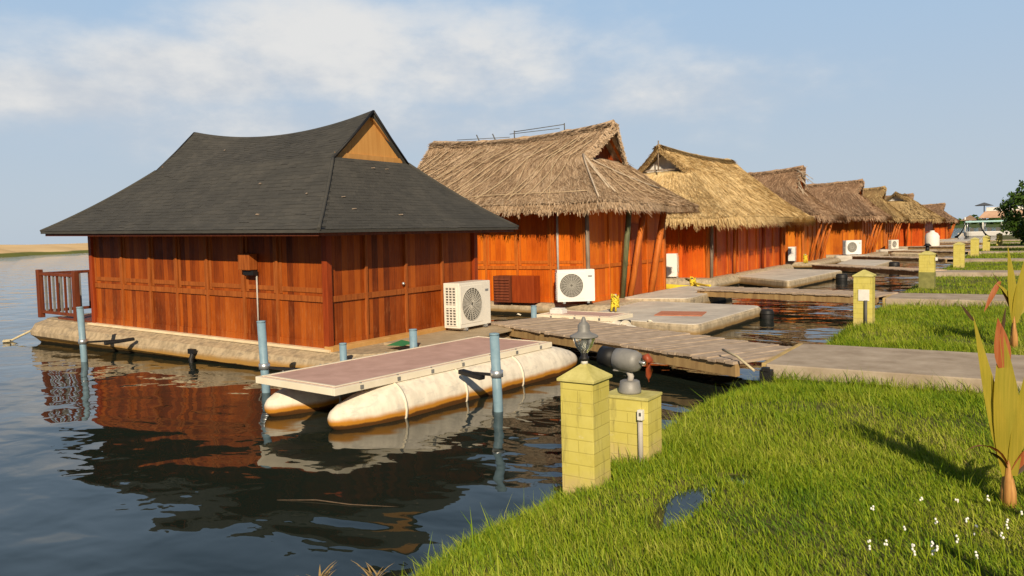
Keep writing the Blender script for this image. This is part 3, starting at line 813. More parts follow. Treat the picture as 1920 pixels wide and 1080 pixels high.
def bungalow_two_extras():
    # diagonal laths pinned over the thatch on the near slope
    n = 0
    for k in range(17):
        t0 = .12 + k * .058 + rnd.uniform(-.03, .03); pts = []
        for i in range(9):
            s_ = .16 + .76 * i / 8; t = t0 - .20 * (i / 8) - .02
            if not (0.01 < t < .99): continue
            q = r2.side(-1, np.array([s_]), np.array([t]))[0]; pts.append((q[0], q[1], q[2] + .085))
        if len(pts) > 3: b = MB(); b.tube(pts, .013, 5); b.build('lath', 'lash', h2)
    for t0 in (.70, .84):
        pts = [tuple(r2.side(-1, np.array([s_]), np.array([t0]))[0] + np.array([0, 0, .085])) for s_ in np.linspace(.2, .95, 7)]
        b = MB(); b.tube(pts, .012, 5); b.build('lath', 'lash', h2)
    pts = [tuple(r2.side(-1, np.array([.88]), np.array([t]))[0] + np.array([0, 0, .085])) for t in np.linspace(.03, .97, 12)]
    b = MB(); b.tube(pts, .012, 5); b.build('lath', 'lash', h2)
    # pale bamboo at the near hip
    def hip(q, off=(0, 0)): 
        p = r2.side(-1, np.array([r2.su + (1 - r2.su) * q]), np.array([.999]))[0]; return np.array([p[0] + off[0], p[1] + off[1], p[2] + .07])
    for o1, o2, ql, mt, rad in (((0, 0), (0, 0), .93, 'bamboo', .026), ((.05, .05), (.35, .9), .72, 'bamboo', .026), ((.05, .1), (.45, 1.2), .80, 'bamboo', .022)):
        pts = []
        for i in range(7):
            q = ql * i / 6; yoff = (o1[1] + (o2[1] - o1[1]) * i / 6)
            e = r2.end(1, np.array([q]), np.array([0.001]))[0]; tt = yoff / (2 * abs(e[1])) ; e = r2.end(1, np.array([q]), np.array([min(.98, max(.001, tt))]))[0]
            pts.append((e[0], e[1], e[2] + .075))
        b = MB(); b.tube(pts, rad, 6); b.build('bamboo_pole', mt, h2)
    # pole lashed along the top of the front slope and zig-zag laths
    pts = [tuple(r2.end(1, np.array([.04 + .55 * i / 6]), np.array([.06 + .80 * i / 6]))[0] + np.array([0, 0, .07])) for i in range(7)]
    b = MB(); b.tube(pts, .024, 6); b.build('bamboo_pole', 'bamboo', h2)
    for j in range(6):
        t0 = .1 + j * .14; pts = [tuple(r2.end(1, np.array([.25 + .6 * i / 4]), np.array([min(.97, t0 + .10 * i / 4)]))[0] + np.array([0, 0, .085])) for i in range(5)]
        b = MB(); b.tube(pts, .012, 5); b.build('lath', 'lash', h2)
    # bent steel rods standing on the ridge
    def rz(x): return 5.9 - .22 * (1 - min(1, (x / r2.xr) ** 2)) + .06
    b = MB()
    for x in (1.9, -.1): b.tube([(x, 0, rz(x)), (x, 0, rz(x) + .26)], .018, 6)
    b.tube([(1.9, 0, rz(1.9) + .22), (-.1, 0, rz(-.1) + .22)], .014, 6); b.tube([(1.7, 0.02, rz(1.7) + .12), (-.3, .02, rz(-.3) + .16)], .012, 6)
    for x in (-.9, -1.6): b.tube([(x, 0, rz(x) - .02), (x - .12, 0, rz(x) + .22)], .02, 6)
    b.tube([(-.3, 0, rz(-.3) + .05), (-2.6, 0, rz(-2.6) + .05)], .012, 6)
    b.build('ridge_rod', 'conduit_dark', h2)
    hl, hw = 4.15, 2.85
    def P(x, y, z, x2, y2, z2, r, nm, mt):
        q = MB(); q.tube([(x, y, z), (x2, y2, z2)], r, 10); q.build(nm, mt, h2)
    P(hl + .08, -hw + .05 - .1, .3, hl + .1, -hw - .12, 3.2, .06, 'support_pole', 'grey_pole')
    P(hl + .12, -.75, .3, hl + .5, -.95, 3.15, .085, 'support_pole', 'green_pole')
    P(hl + .20, -.35, .3, hl + .45, .28, 3.15, .095, 'support_pole', 'pole_orange')
    P(hl + .12, 1.45, .3, hl + .40, 2.05, 3.15, .11, 'support_pole', 'pole_orange')
    b = MB(); b.tube([(-11.53 + 14.75, -hw - .05, 3.2), (-11.53 + 14.75, -hw - .05, .8)], .035, 8); b.build('drain_pipe', 'conduit', h2)
    b = MB(); b.box((hl + .02, .55, 1.5), (.04, .8, 2.3)); d = b.build('door', 'red_gable', h2, bevel=.01)
    b = MB(); b.box((hl + .06, .25, 1.4), (.05, .05, .12)); b.build('handle', 'steel', d)


bungalow_two_extras()
# third: ridge turned along the row, fresh golden thatch, white gable towards the camera
h3, r3 = thatched('third bungalow, red walls under fresh golden thatch with a white gable facing the camera', (-13.15, 36.4, 0), R(-90), 5.9, 2.45, .45, 3.0, 1.25, 2.86, 6.05, 4.6, 1.3, 4.95, 'wall3', 'thatch3', 56000, gable='white_gable', sag=.12, seed=5, posts=False, fringe=8500, wmul=1.3, nb=4, fl=(.12, .42))
b = MB(); b.tube([(5.0, -.02, 5.0), (5.0, 0, 6.25)], .03, 6); b.build('finial_stick', 'grey_pole', h3)
b = MB(); b.beam((4.62, -1.15, 5.02), (4.62, 1.15, 5.02), .05, .07); b.build('gable_beam', 'grey_pole', h3)
for yy, mt in ((2.84, None),):
    pass
for x, mt in ((5.86, 'grey_pole'), (2.9, 'pole_orange'), (-1.5, 'post1'), (-5.0, 'pole_orange')):
    b = MB(); b.tube([(x, 2.58, .42), (x + (.05 if x < 5 else 0), 2.62, 3.0)], .07, 8); b.build('support_pole', mt, h3)
for i in range(8):
    b = MB(); b.box((-5.2 + i * 1.45, 2.476, 1.72), (.07, .052, 2.5)); b.build('batten', 'batten2', h3)
for i in range(5):
    b = MB(); b.box((-4.4 + i * 1.1, 2.462, 1.25), (.62, .024, .20)); b.build('vent_panel', 'red_gable', h3)

h4, r4 = thatched('fourth bungalow, amber walls under ragged brown thatch with loose sticks at the gable', (-15.05, 50.2, 0), 0, 4.2, 2.95, .36, 3.2, 1.05, 3.05, 6.15, 3.2, 1.35, 4.85, 'wall4', 'thatch4', 20000, seed=8, fringe=2600, wmul=1.6, sag=.25)
b = MB()
for i in range(26):
    y = rnd.uniform(-.9, .9); z = 5.0 + rnd.random() * 1.1; b.tube([(3.3, y, z), (3.3 + rnd.uniform(.1, .7), y + rnd.uniform(-.7, .5), z + rnd.uniform(-.9, .15))], .018, 4)
b.build('loose_stick', 'bamboo', h4)
h5, r5 = thatched('fifth bungalow, amber walls under brown thatch with a dark hooded gable', (-13.85, 62.2, 0), 0, 4.2, 2.95, .36, 3.2, 1.05, 3.02, 5.75, 3.45, 1.2, 4.75, 'wall4', 'thatch4', 9000, seed=9, fringe=1800, wmul=2.2)
h6, r6 = thatched('sixth bungalow, orange walls and small gable in olive brown thatch', (-13.9, 73.2, 0), 0, 4.2, 2.95, .36, 3.1, 1.05, 2.95, 5.65, 3.5, 1.15, 4.75, 'wall4', 'thatch5', 7000, seed=10, fringe=1400, wmul=2.4)
h7, r7 = thatched('seventh bungalow, red walls, olive thatch with its ridge turned along the row', (-10.3, 85.0, 0), R(-90), 4.3, 2.5, .36, 3.0, 1.0, 2.85, 5.5, 3.0, 1.15, 4.65, 'wall3', 'thatch5', 7000, seed=11, gable='white_gable', fringe=1400, wmul=2.6)
h8, r8 = thatched('eighth bungalow, red walls with reddish brown thatch peak rising over its neighbour', (-14.4, 97.5, 0), 0, 4.2, 2.95, .36, 3.1, 1.05, 2.95, 5.8, 3.5, 1.15, 4.75, 'wall3', 'thatch4', 6000, seed=12, fringe=1200, wmul=2.8)
h9, r9 = thatched('ninth and farthest bungalow, low brown thatch at the end of the row', (-12.6, 119.0, 0), 0, 4.0, 2.9, .36, 2.9, 1.0, 2.75, 5.1, 3.2, 1.1, 4.25, 'wall3', 'thatch4', 5000, seed=13, fringe=1000, wmul=3.)


# ------------------------------------------------------------------ air conditioners
def make_ac(label, mat='ac_white', loc=(0, 0, 0), rz=0., scale=1.0, vents=True):
    t = thing('air_conditioner', label, 'air conditioner', loc, rz, GA)     # fan looks along local +x; width along y
    w, d, h = 1.12, .42, .95
    b = MB(); b.box((0, 0, h / 2 + .05), (d, w, h)); b.build('casing', mat, t, bevel=.018, seg=3)
    x = d / 2
    b = MB(); b.box((x + .002, -.14, h / 2 + .06), (.012, .78, .80)); b.build('fan_panel', mat, t, bevel=.004)
    n = 40; c = (-.14, h / 2 + .06); rr = .345
    b = MB(); b.add([(x + .010, c[0], c[1])] + [(x + .010, c[0] + rr * math.cos(6.2832 * i / n), c[1] + rr * math.sin(6.2832 * i / n)) for i in range(n)], [(0, 1 + i, 1 + (i + 1) % n) for i in range(n)])
    b.build('fan_cavity', 'ac_dark', t)
    b = MB()
    for k in range(1, 9):
        r_ = rr * k / 8; b.tube([(x + .018, c[0] + r_ * math.cos(6.2832 * i / 32), c[1] + r_ * math.sin(6.2832 * i / 32)) for i in range(33)], .0065, 4, False)
    for i in range(20):
        a = 6.2832 * i / 20; b.tube([(x + .022, c[0] + .05 * math.cos(a), c[1] + .05 * math.sin(a)), (x + .022, c[0] + rr * math.cos(a + .35), c[1] + rr * math.sin(a + .35))], .006, 4, False)
    b.build('fan_grille', 'ac_grey', t)
    b = MB(); b.box((x + .003, .42, .80), (.008, .12, .045)); b.build('badge', 'badge', t)
    for g in (-1, 1) if vents else ():
        b = MB(); b.box((-.015, g * (w / 2 + .001), .51), (.28, .008, .82)); sv = b.build('side_vent', 'ac_dark', t)
        b = MB()
        for i in range(4): b.box((-.15 + i * .09, g * (w / 2 + .008), .51), (.022, .012, .82))
        for i in range(15): b.box((-.015, g * (w / 2 + .009), .11 + i * .057), (.28, .012, .018 if i != 7 else .06))
        b.build('vent_grid', mat, sv)
    for g in (-1, 1):
        b = MB(); b.box((0, g * .36, .025), (d + .06, .07, .05)); b.build('foot', 'steel', t)
    t.scale = (scale,) * 3
    return t


make_ac('large cream air conditioner on the front deck of the nearest bungalow', 'ac_white', (-9.98, 13.28, .42), R(0))
make_ac('white air conditioner at the near corner of the second bungalow', 'ac_white2', (-10.75, 19.45, .40), R(-52), .96)
make_ac('tall white air conditioner turned side on beside the third bungalow', 'ac_white2', (-12.2, 30.6, .45), R(12), 1.0, False)
make_ac('pale blue white air conditioner at the near wall of the fourth bungalow', 'ac_white2', (-11.3, 46.6, .42), R(8), .85, False)
make_ac('white air conditioner with dark rear before the fifth bungalow', 'ac_white2', (-9.75, 56.4, .42), R(-48), 1.0)
make_ac('distant white air conditioner in front of the sixth bungalow', 'ac_white', (-8.9, 69.5, .42), R(-30), .75)
# pads under units that stand off the hulls
for (x, y, lab) in ((-9.75, 56.4, 'small grey float carrying the air conditioner before the fifth bungalow'), (-8.9, 69.5, 'small grey float carrying the air conditioner before the sixth bungalow')):
    hb = hull_ring(x - 1.0, y - 1.0, x + 1.0, y + 1.0, [(.2, -.2), (0, .05), (0, .3), (.05, .42)], .3); tag(hb.build('float_pad', 'deck_grey'), lab, 'float')

# slatted box and crate against the second bungalow
t = thing('slatted_box', 'dark red slatted wooden box against the orange wall of the second bungalow', 'box', (-13.2, 19.5, .34))
b = MB(); b.box((0, 0, .42), (.62, .40, .8)); b.build('body', 'rail_wood', t, bevel=.01)
b = MB()
for i in range(8): b.box((0, -.21, .12 + i * .085), (.54, .02, .05), (R(-25), 0, 0))
b.build('louvre', 'rail_wood', t)
b = MB(); b.box((.75, 0, .42), (.78, .36, .8)); b.build('side_cabinet', 'post1', t, bevel=.01)


# ------------------------------------------------------------------ pontoon rafts
def make_raft(label, loc, rz, wx=1.56, wy=4.55, floats=(-1, 1)):
    t = thing('pontoon_raft', label, 'raft', loc, rz, 'pink decked pontoon rafts')
    b = MB(); b.box((0, 0, .535), (wx, wy, .04)); b.build('deck', 'deck_pink', t)
    b = MB()
    for g in (-1, 1):
        b.box((g * (wx / 2 + .03), 0, .507), (.06, wy + .12, .09)); b.box((0, g * (wy / 2 + .03), .507), (wx - .004, .06, .09))
        b.box((g * (wx / 2 - .035), 0, .560), (.05, wy, .010)); b.box((0, g * (wy / 2 - .035), .560), (wx - .11, .05, .010))
    b.build('deck_rim', 'cream', t, bevel=.01)
    b = MB()
    for i in range(4): b.box((0, -wy / 2 + .6 + i * (wy - 1.2) / 3, .455), (wx - .1, .10, .11))
    b.build('cross_beam', 'beam', t)
    for g in floats:
        x = g * (wx / 2 - .10); y0, y1 = -wy / 2 - .02, wy / 2 + .95; prof = [(0, .02), (.02, .08), (.07, .13), (.2, .19), (.45, .265), (.72, .33), (.98, .365)]
        pts = [(x, y0 + a, .12) for a, _ in prof] + [(x, y1 - a, .12) for a, _ in prof[::-1]]; rad = [r_ for _, r_ in prof] + [r_ for _, r_ in prof[::-1]]
        f = MB(); f.tube(pts, rad, 26); fl = f.build('float', 'float', t)
        for yy in (y0 + .98, -.1, 1.25):
            s_ = MB(); s_.tube([(x, yy - .02, .12), (x, yy + .02, .12)], .374, 26); s_.build('seam_band', 'cream', fl)
        for yy in [q_ for q_ in (-1.9, -1.25, -.6, .05, .7, 1.35, 2.0) if abs(q_) < wy / 2 - .1]:
            s_ = MB(); s_.box((g * (wx / 2 + .064), yy, .507), (.016, .05, .05)); s_.lathe([(0, 0), (.014, 0), (.014, .012), (0, .014)], (g * (wx / 2 + .04), yy, .555), 8); s_.build('rim_bolt', 'lamp_grey', t)
        for yy in (-1.6, -.75, .5, 1.9):
            s_ = MB(); s_.tube([(x + g * .06, yy - .06, .50), (x + g * .10, yy, .53), (x + g * .06, yy + .06, .50)], .018, 6); s_.build('lug', 'cream', fl)
    return t


raft1 = make_raft('large pontoon raft with pink deck on two cream floats before the nearest bungalow', (-7.74, 9.04, 0), R(-4.6))
make_raft('small pontoon raft behind the near gangway, only its pink deck edge and white nose showing', (-8.6, 15.98, -.05), R(-93), .9, 1.9, (1,))


def flat_raft(label, pts, z=.3, th=.30, mat='deck_grey', hull='hull2'):
    t = thing('floating_platform', label, 'raft', (pts[0][0], pts[0][1], 0), 0, 'flat grey floating platforms')
    P = [Vector((x - pts[0][0], y - pts[0][1])) for x, y in pts]; c = sum(P, Vector((0, 0))) / len(P)
    # rounded corners
    Q = []; n = len(P)
    for i in range(n):
        a, b_, d = P[i - 1], P[i], P[(i + 1) % n]; r_ = .35
        p0 = b_ + (a - b_).normalized() * r_; p1 = b_ + (d - b_).normalized() * r_
        for k in range(6): s_ = k / 5; Q.append(p0 * (1 - s_) ** 2 + b_ * 2 * s_ * (1 - s_) + p1 * s_ ** 2)
    rings = [(.90, -.3), (.97, -.08), (1.0, .04), (1.0, z - .07), (.985, z - .02)]; m = len(Q)
    b = MB(); vs = []
    for sc, zz in rings: vs += [(*(c + (q - c) * sc), zz) for q in Q]
    b.add(vs, [(i * m + j, i * m + (j + 1) % m, (i + 1) * m + (j + 1) % m, (i + 1) * m + j) for i in range(len(rings) - 1) for j in range(m)] + [tuple(range(m))[::-1], tuple(range((len(rings) - 1) * m, len(rings) * m))])
    b.build('float_hull', hull, t)
    b = MB(); vs = [(*(c + (q - c) * sc), zz) for sc, zz in ((.975, z - .021), (.972, z), ) for q in Q]
    b.add(vs, [(j, (j + 1) % m, m + (j + 1) % m, m + j) for j in range(m)] + [tuple(range(m, 2 * m))]); b.build('deck', mat, t)
    return t


flat_raft('grey floating platform with tan edges and a red mat before the second bungalow', [(-9.4, 16.9), (-6.0, 16.35), (-5.85, 21.1), (-9.6, 21.6)], .31)
t = MB(); t.box((0, 0, .01), (1.15, .95, .02)); o = t.build('door_mat', 'mat_red', bevel=.004); o.location = (-7.15, 18.35, .312); o.rotation_euler = (0, 0, R(12)); tag(o, 'faded red mat lying on the grey floating platform', 'mat')
flat_raft('grey floating platform with dark edge before the third bungalow', [(-10.6, 33.4), (-7.5, 30.4), (-7.0, 38.4), (-11.0, 40.0)], .36)
flat_raft('pale floating platform before the fourth bungalow', [(-8.6, 45.0), (-6.3, 42.0), (-6.3, 49.2), (-8.9, 51.0)], .36)
flat_raft('cream floating platform before the sixth bungalow', [(-8.0, 60.5), (-5.6, 59.5), (-5.6, 68.0), (-8.0, 68.5)], .40, mat='sill_cream')
flat_raft('distant grey floating platform before the seventh bungalow', [(-7.2, 75.0), (-4.8, 74.5), (-4.8, 82.0), (-7.2, 82.0)], .40)
flat_raft('farthest grey floating platform beside the last bungalow', [(-8.2, 98), (-5.2, 97.0), (-5.2, 108), (-8.2, 110)], .40)
# linking decks in front of bungalows
flat_raft('narrow grey landing along the front of the second bungalow', [(-10.2, 21.2), (-8.2, 21.7), (-8.4, 26.6), (-10.2, 26.6)], .40)


def fender(label, loc, r=.24, h=.62):
    t = thing('rubber_fender', label, 'fender', loc, 0, 'black rubber fenders')
    b = MB(); b.lathe([(0, -.25), (r * .8, -.25), (r, -.18), (r, h - .3), (r * .85, h - .24), (r * .45, h - .24), (r * .4, h - .3), (0, h - .3)], (0, 0, 0), 20); b.build('drum', 'dark', t)
    b = MB()
    for z in (-.05, .12): b.lathe([(r, z - .03), (r + .018, z), (r, z + .03)], (0, 0, 0), 20)
    b.build('rib', 'dark', t)


fender('black rubber fender at the end of the platform with the red mat', (-5.68, 20.75, .02), .17, .46)
fender('black rubber fender at the far end of the third bungalow platform', (-6.7, 36.3, .02), .24, .52)
fender('black rubber fender at the end of the fourth bungalow platform', (-6.05, 47.6, .02), .28, .55)
fender('small black fender at the near corner of the third bungalow platform', (-10.35, 33.1, .05), .16, .5)


# ------------------------------------------------------------------ gangways
def gangway(label, A, B, w, za, zb, boards=True, beam=True):
    A, B = Vector(A), Vector(B); d = B - A; L = d.length; a = math.atan2(d.y, d.x)
    t = thing('gangway', label, 'gangway', (A.x, A.y, 0), a, 'wooden gangways from the shore to the bungalows')
    tilt = math.atan2(zb - za, L)
    b = MB(); n = int(L / .17)
    for i in range(n):
        x = (i + .5) * L / n; z = za + (zb - za) * x / L + rnd.uniform(-.006, .006)
        b.box((x, rnd.uniform(-.012, .012), z), (L / n - .016, w + .06 + rnd.uniform(-.012, .012), .04), (rnd.uniform(-.01, .01), -tilt, rnd.uniform(-.012, .012)))
    b.build('plank_deck', 'planks', t)
    for g in (-1, 1):
        s_ = MB(); s_.beam((0, g * (w / 2 - .06), za - .115), (L, g * (w / 2 - .06), zb - .115), .09, .185); s_.build('stringer', 'beam', t, bevel=.008)
    s_ = MB()
    for i in range(4):
        x = L * (i + .5) / 4; s_.box((x, 0, za + (zb - za) * x / L - .10), (.08, w - .22, .10))
    s_.build('cross_brace', 'beam', t)
    return t


g1 = gangway('broad plank gangway nearest the camera, from the nearest bungalow to the grass', (-9.72, 14.95), (-3.1, 11.8), 1.75, .42, .46)
gangway('narrow dark gangway passing behind the second yellow lamp pillar', (-8.5, 24.3), (-3.06, 22.9), 1.35, .50, .52)
gangway('grey gangway leading to the third bungalow', (-8.5, 41.2), (-3.06, 35.2), 1.2, .48, .52)
gangway('distant gangway leading to the fourth bungalow', (-8.6, 52.6), (-3.06, 47.0), 1.2, .48, .52)
gangway('distant gangway leading to the fifth bungalow', (-8.0, 63.0), (-3.06, 59.0), 1.2, .48, .52)
gangway('far gangway leading to the sixth bungalow', (-8.0, 74.0), (-3.06, 71.0), 1.2, .48, .52)
gangway('farthest gangway beside the seventh bungalow', (-7.0, 86.0), (-3.06, 84.0), 1.2, .48, .52)
# mooring line at the shore end of the broad gangway
b = MB(); b.tube([(-3.75, 11.3, .60), (-3.45, 11.05, .55), (-3.15, 10.85, .40)], .018, 6); tag(b.build('mooring_rope', 'rope'), 'pale rope stretched at the shore end of the broad gangway', 'rope')
b = MB(); b.box((-2.95, 10.74, .34), (.16, .14, .22)); b.box((-2.95, 10.70, .46), (.10, .09, .06)); tag(b.build('mooring_cleat', 'dark', bevel=.01), 'dark iron cleat at the near corner of the slab beside the broad gangway', 'cleat')


# ------------------------------------------------------------------ mooring poles
def pole(label, x, y, top, bot=-.8, r=.066, bracket=True, arm=(.5, .35), lean=(0, 0), zc=None):
    t = thing('mooring_pole', label, 'pole', (x, y, 0), 0, 'blue grey mooring poles')
    b = MB(); b.tube([(-lean[0] * .5, -lean[1] * .5, bot), (lean[0], lean[1], top)], r, 16); p = b.build('pipe', 'pvc', t)
    b = MB(); b.lathe([(r * .2, 0), (r + .004, 0), (r + .004, .025), (r * .7, .03), (0, .03)], (lean[0], lean[1], top - .005), 16); b.build('pipe_cap', 'pvc', p)
    if bracket:
        zc = zc or top * .45
        b = MB(); b.lathe([(r + .002, -.05), (r + .022, -.045), (r + .022, .045), (r + .002, .05)], (lean[0] * .4, lean[1] * .4, zc), 16); c = b.build('clamp', 'steel', t)
        b = MB(); b.beam((lean[0] * .4, lean[1] * .4, zc - .02), (arm[0], arm[1], zc - .06), .05, .035); b.build('arm', 'dark', c)
        b = MB(); b.beam((arm[0] * .4, arm[1] * .4, zc - .09), (arm[0], arm[1], zc - .05), .11, .07); b.build('rubber_block', 'dark', t, bevel=.02)


pole('blue grey mooring pole by the veranda end of the nearest bungalow', -16.26, 8.35, 1.12, arm=(.25, .95), zc=.42, lean=(-.05, 0))
pole('tall blue grey mooring pole at the near corner of the pink raft', -10.02, 7.95, 1.12, arm=(.75, .35), zc=.42, lean=(-.05, 0))
pole('blue grey mooring pole standing outside the right float of the raft', -5.95, 8.55, 1.05, arm=(-.75, .15), zc=.52, lean=(-.04, 0))
pole('short blue grey pole stub with green net at the deck edge', -9.22, 10.6, .72, -.3, .07, False)
pole('shortest white topped pole stub by the house corner', -9.62, 9.25, .62, -.3, .06, False)
pole('low pole stub behind the air conditioner of the nearest bungalow', -9.85, 15.75, .66, -.3, .07, False)
b = MB(); b.add([(-9.75, 10.45, .43), (-9.32, 10.40, .45), (-9.28, 10.72, .47), (-9.70, 10.8, .44), (-9.5, 10.6, .53)], [(0, 1, 4), (1, 2, 4), (2, 3, 4), (3, 0, 4)]); tag(b.build('green_net', 'green_net'), 'scrap of green net bunched beside the short pole stub', 'net')
b = MB(); b.box((-9.25, 15.9, .52), (.34, .26, .16)); b.box((-9.25, 15.9, .615), (.28, .2, .03)); tag(b.build('white_box', 'white_paint', bevel=.015), 'small white box on the near gangway behind the cream air conditioner', 'box')


# yellow rope bundles
def yellow_bundle(label, loc, h=.5, lean=0.):
    t = thing('rope_bundle', label, 'rope', loc, 0, 'yellow rope bundles hung on bollards')
    b = MB(); b.tube([(0, 0, 0), (0, 0, h)], .05, 10); b.build('bollard', 'conduit', t)
    b = MB()
    for k in range(9):
        a0 = rnd.uniform(0, 6.28); rr = .09 + .05 * rnd.random(); pts = []
        for i in range(9):
            a = a0 + 6.28 * i / 8; pts.append((rr * math.cos(a), rr * math.sin(a), h * .75 - .28 * abs(math.sin(a / 2 + k)) + .03 * k - .05))
        b.tube(pts, .024, 6)
    for k in range(5):
        a = rnd.uniform(0, 6.28); b.tube([(.07 * math.cos(a), .07 * math.sin(a), h * .8), (.13 * math.cos(a), .13 * math.sin(a), h * .4), (.15 * math.cos(a) + lean * .3, .15 * math.sin(a), .05)], .028, 6)
    b.build('rope_coil', 'yellow_plastic', t); t.scale = (.78,) * 3


yellow_bundle('bright yellow rope bundle on the platform behind the lamp pillar', (-8.9, 18.25, .3), .62)
yellow_bundle('yellow rope trailing at the house end of the narrow gangway', (-9.9, 26.6, .35), .45, 1.)
yellow_bundle('yellow rope heaped by the fourth bungalow air conditioner', (-10.2, 45.0, .35), .7)
b = MB(); b.tube([(-10.3, 27.0, .62), (-9.7, 26.4, .50), (-9.1, 25.6, .50), (-8.6, 24.7, .56)], .04, 6); tag(b.build('yellow_hose', 'yellow_plastic'), 'yellow hose dropping to the house end of the narrow gangway', 'hose')
b = MB(); b.tube([(-13.4, 29.6, .15), (-10.6, 28.0, .15)], .16, 12); tag(b.build('yellow_float_pipe', 'yellow_plastic'), 'ochre yellow float pipe below the tall white air conditioner', 'pipe')
for (x, y, lab) in ((-8.0, 77.0, 'white round topped tank on the far platform near the seventh bungalow'),):
    b = MB(); b.lathe([(0, 0), (.55, 0), (.58, .1), (.58, .9), (.45, 1.15), (.2, 1.28), (.18, 1.4), (0, 1.4)], (0, 0, 0), 20); o = b.build('water_tank', 'white_paint'); o.location = (x + 1.2, y, .40); tag(o, lab, 'tank')
# rope end trailing from the hull
b = MB(); b.tube([(-21.3, 9.75, .30), (-21.6, 9.5, .12), (-21.7, 9.35, .03), (-21.8, 9.2, .03), (-21.6, 9.1, .03), (-21.45, 9.2, .04)], .03, 6); tag(b.build('mooring_rope', 'rope'), 'frayed rope trailing into the water off the veranda end of the hull', 'rope')
b = MB(); b.tube([(-13.95, 9.33, .22), (-13.95, 9.26, .06), (-13.9, 9.25, -.1)], .05, 8); b.box((-13.97, 9.31, .22), (.2, .08, .10)); tag(b.build('hull_fender', 'dark', bevel=.01), 'small dark fender hanging midway along the nearest hull', 'fender')


# ------------------------------------------------------------------ yellow lamp pillars
GP = 'yellow brick lamp pillars along the shore'


def pillar(label, x, y, w=.30, h=.92, lantern=True, mossy=False, extra=None, zg=None):
    z0 = (float(ground_z(x, y)) if zg is None else zg) - .06
    t = thing('lamp_pillar', label, 'lamp pillar', (x, y, z0), 0, GP)
    b = MB(); b.box((0, 0, h / 2), (w, w, h)); b.build('brick_body', 'brick', t, bevel=.006)
    if mossy:
        b = MB(); b.box((0, 0, h * .26), (w + .012, w + .012, h * .50)); b.build('mossy_base', 'moss_brick', t, bevel=.01)
    cw = w / 2 + .02
    b = MB(); b.add([(-cw, -cw, h), (cw, -cw, h), (cw, cw, h), (-cw, cw, h), (-cw, -cw, h + .022), (cw, -cw, h + .022), (cw, cw, h + .022), (-cw, cw, h + .022), (-.02, -.02, h + .125), (.02, -.02, h + .125), (.02, .02, h + .125), (-.02, .02, h + .125)],
                    [(0, 3, 2, 1), (0, 1, 5, 4), (1, 2, 6, 5), (2, 3, 7, 6), (3, 0, 4, 7), (4, 5, 9, 8), (5, 6, 10, 9), (6, 7, 11, 10), (7, 4, 8, 11), (8, 9, 10, 11)])
    b.build('pyramid_cap', 'cap', t, bevel=.004)
    zt = h + .12
    if lantern:
        b = MB(); b.lathe([(0, 0), (.028, 0), (.028, .045), (0, .045)], (0, 0, zt), 12); b.build('lamp_socket', 'white_paint', t)
        b = MB(); b.lathe([(0, .04), (.045, .04), (.045, .075), (.034, .08), (.034, .13), (0, .13)], (0, 0, zt), 16); b.build('lamp_neck', 'dark', t)
        b = MB(); b.lathe([(.036, .118), (.05, .14), (.085, .19), (.105, .255), (.108, .285)], (0, 0, zt), 24); b.build('glass_bowl', 'glass', t)
        b = MB(); b.lathe([(0, .13), (.022, .135), (.03, .19), (.034, .23), (.022, .262), (0, .27)], (0, 0, zt), 16); b.build('bulb', 'white_paint', t)
        b = MB(); b.lathe([(0, .283), (.128, .277), (.138, .285), (.132, .30), (.075, .325), (.058, .345), (.058, .40), (.045, .425), (.025, .44), (.02, .47), (.012, .49), (0, .492)], (0, 0, zt), 28); b.build('lamp_shade', 'lamp_grey', t)
    for ch in t.children:
        if ch.name.split('.')[0] in ('lamp_shade', 'glass_bowl', 'bulb', 'lamp_neck'):
            ch.scale = (.82, .82, .76); ch.location.z = zt * .24
    return t, z0


pillar('nearest tall yellow brick pillar with pointed cap and glass lantern', -2.87, 5.32, .285, .945)
# the low block beside it with its fallen lantern
z0 = float(ground_z(-2.72, 6.2)) - .06
t = thing('brick_block', 'low yellow brick block behind the nearest pillar, with a grey conduit and socket', 'brick block', (-2.88, 6.22, z0))
bw, bh = .42, .60
b = MB(); b.box((0, 0, bh / 2), (bw, .30, bh)); b.build('brick_body', 'brick', t, bevel=.006)
b = MB(); b.box((0, 0, bh + .012), (bw + .015, .315, .026)); b.build('top_slab', 'cap', t, bevel=.004)
b = MB(); b.tube([(.15, -.175, .02), (.15, -.175, .42)], .022, 10); b.build('conduit', 'conduit', t)
b = MB(); b.box((.155, -.175, .48), (.05, .05, .09)); sbx = b.build('socket_box', 'white_paint', t, bevel=.006)
b = MB(); b.box((.16, -.202, .49), (.018, .008, .028)); b.build('socket_switch', 'conduit_dark', sbx)
zt = z0 + bh + .026
t = thing('broken_lantern', 'grey lantern toppled on its side on a bent neck above the low yellow block', 'lantern', (-2.93, 6.22, zt)); t.scale = (.86,) * 3
b = MB(); b.lathe([(0, 0), (.115, 0), (.118, .02), (.100, .12), (.085, .128), (.03, .13), (0, .13)], (0.03, 0, 0), 24); b.build('collar', 'lamp_grey', t)
b = MB(); b.tube([(.03, 0, .11), (.045, 0, .17), (.02, 0, .22), (-.01, 0, .245)], [.035, .032, .032, .034], 10); b.tube([(.02, 0, .215), (-.06, -.02, .235), (-.14, -.03, .225)], [.022, .02, .012], 8); b.build('bent_neck', 'conduit', t)
b = MB()
prof = [(-.13, .088), (-.12, .112), (-.02, .120), (.09, .112), (.135, .095), (.15, .05), (.152, .0)]
b.tube([(a, -.10 * a, .335 - .05 * a) for a, _ in prof], [max(.002, r_) for _, r_ in prof], 24, cap=False); b.build('hood', 'lamp_grey', t)
b = MB(); b.tube([(-.30, .03, .36), (-.128, .013, .342)], [.105, .108], 20); b.build('dark_bowl', 'dark', t)
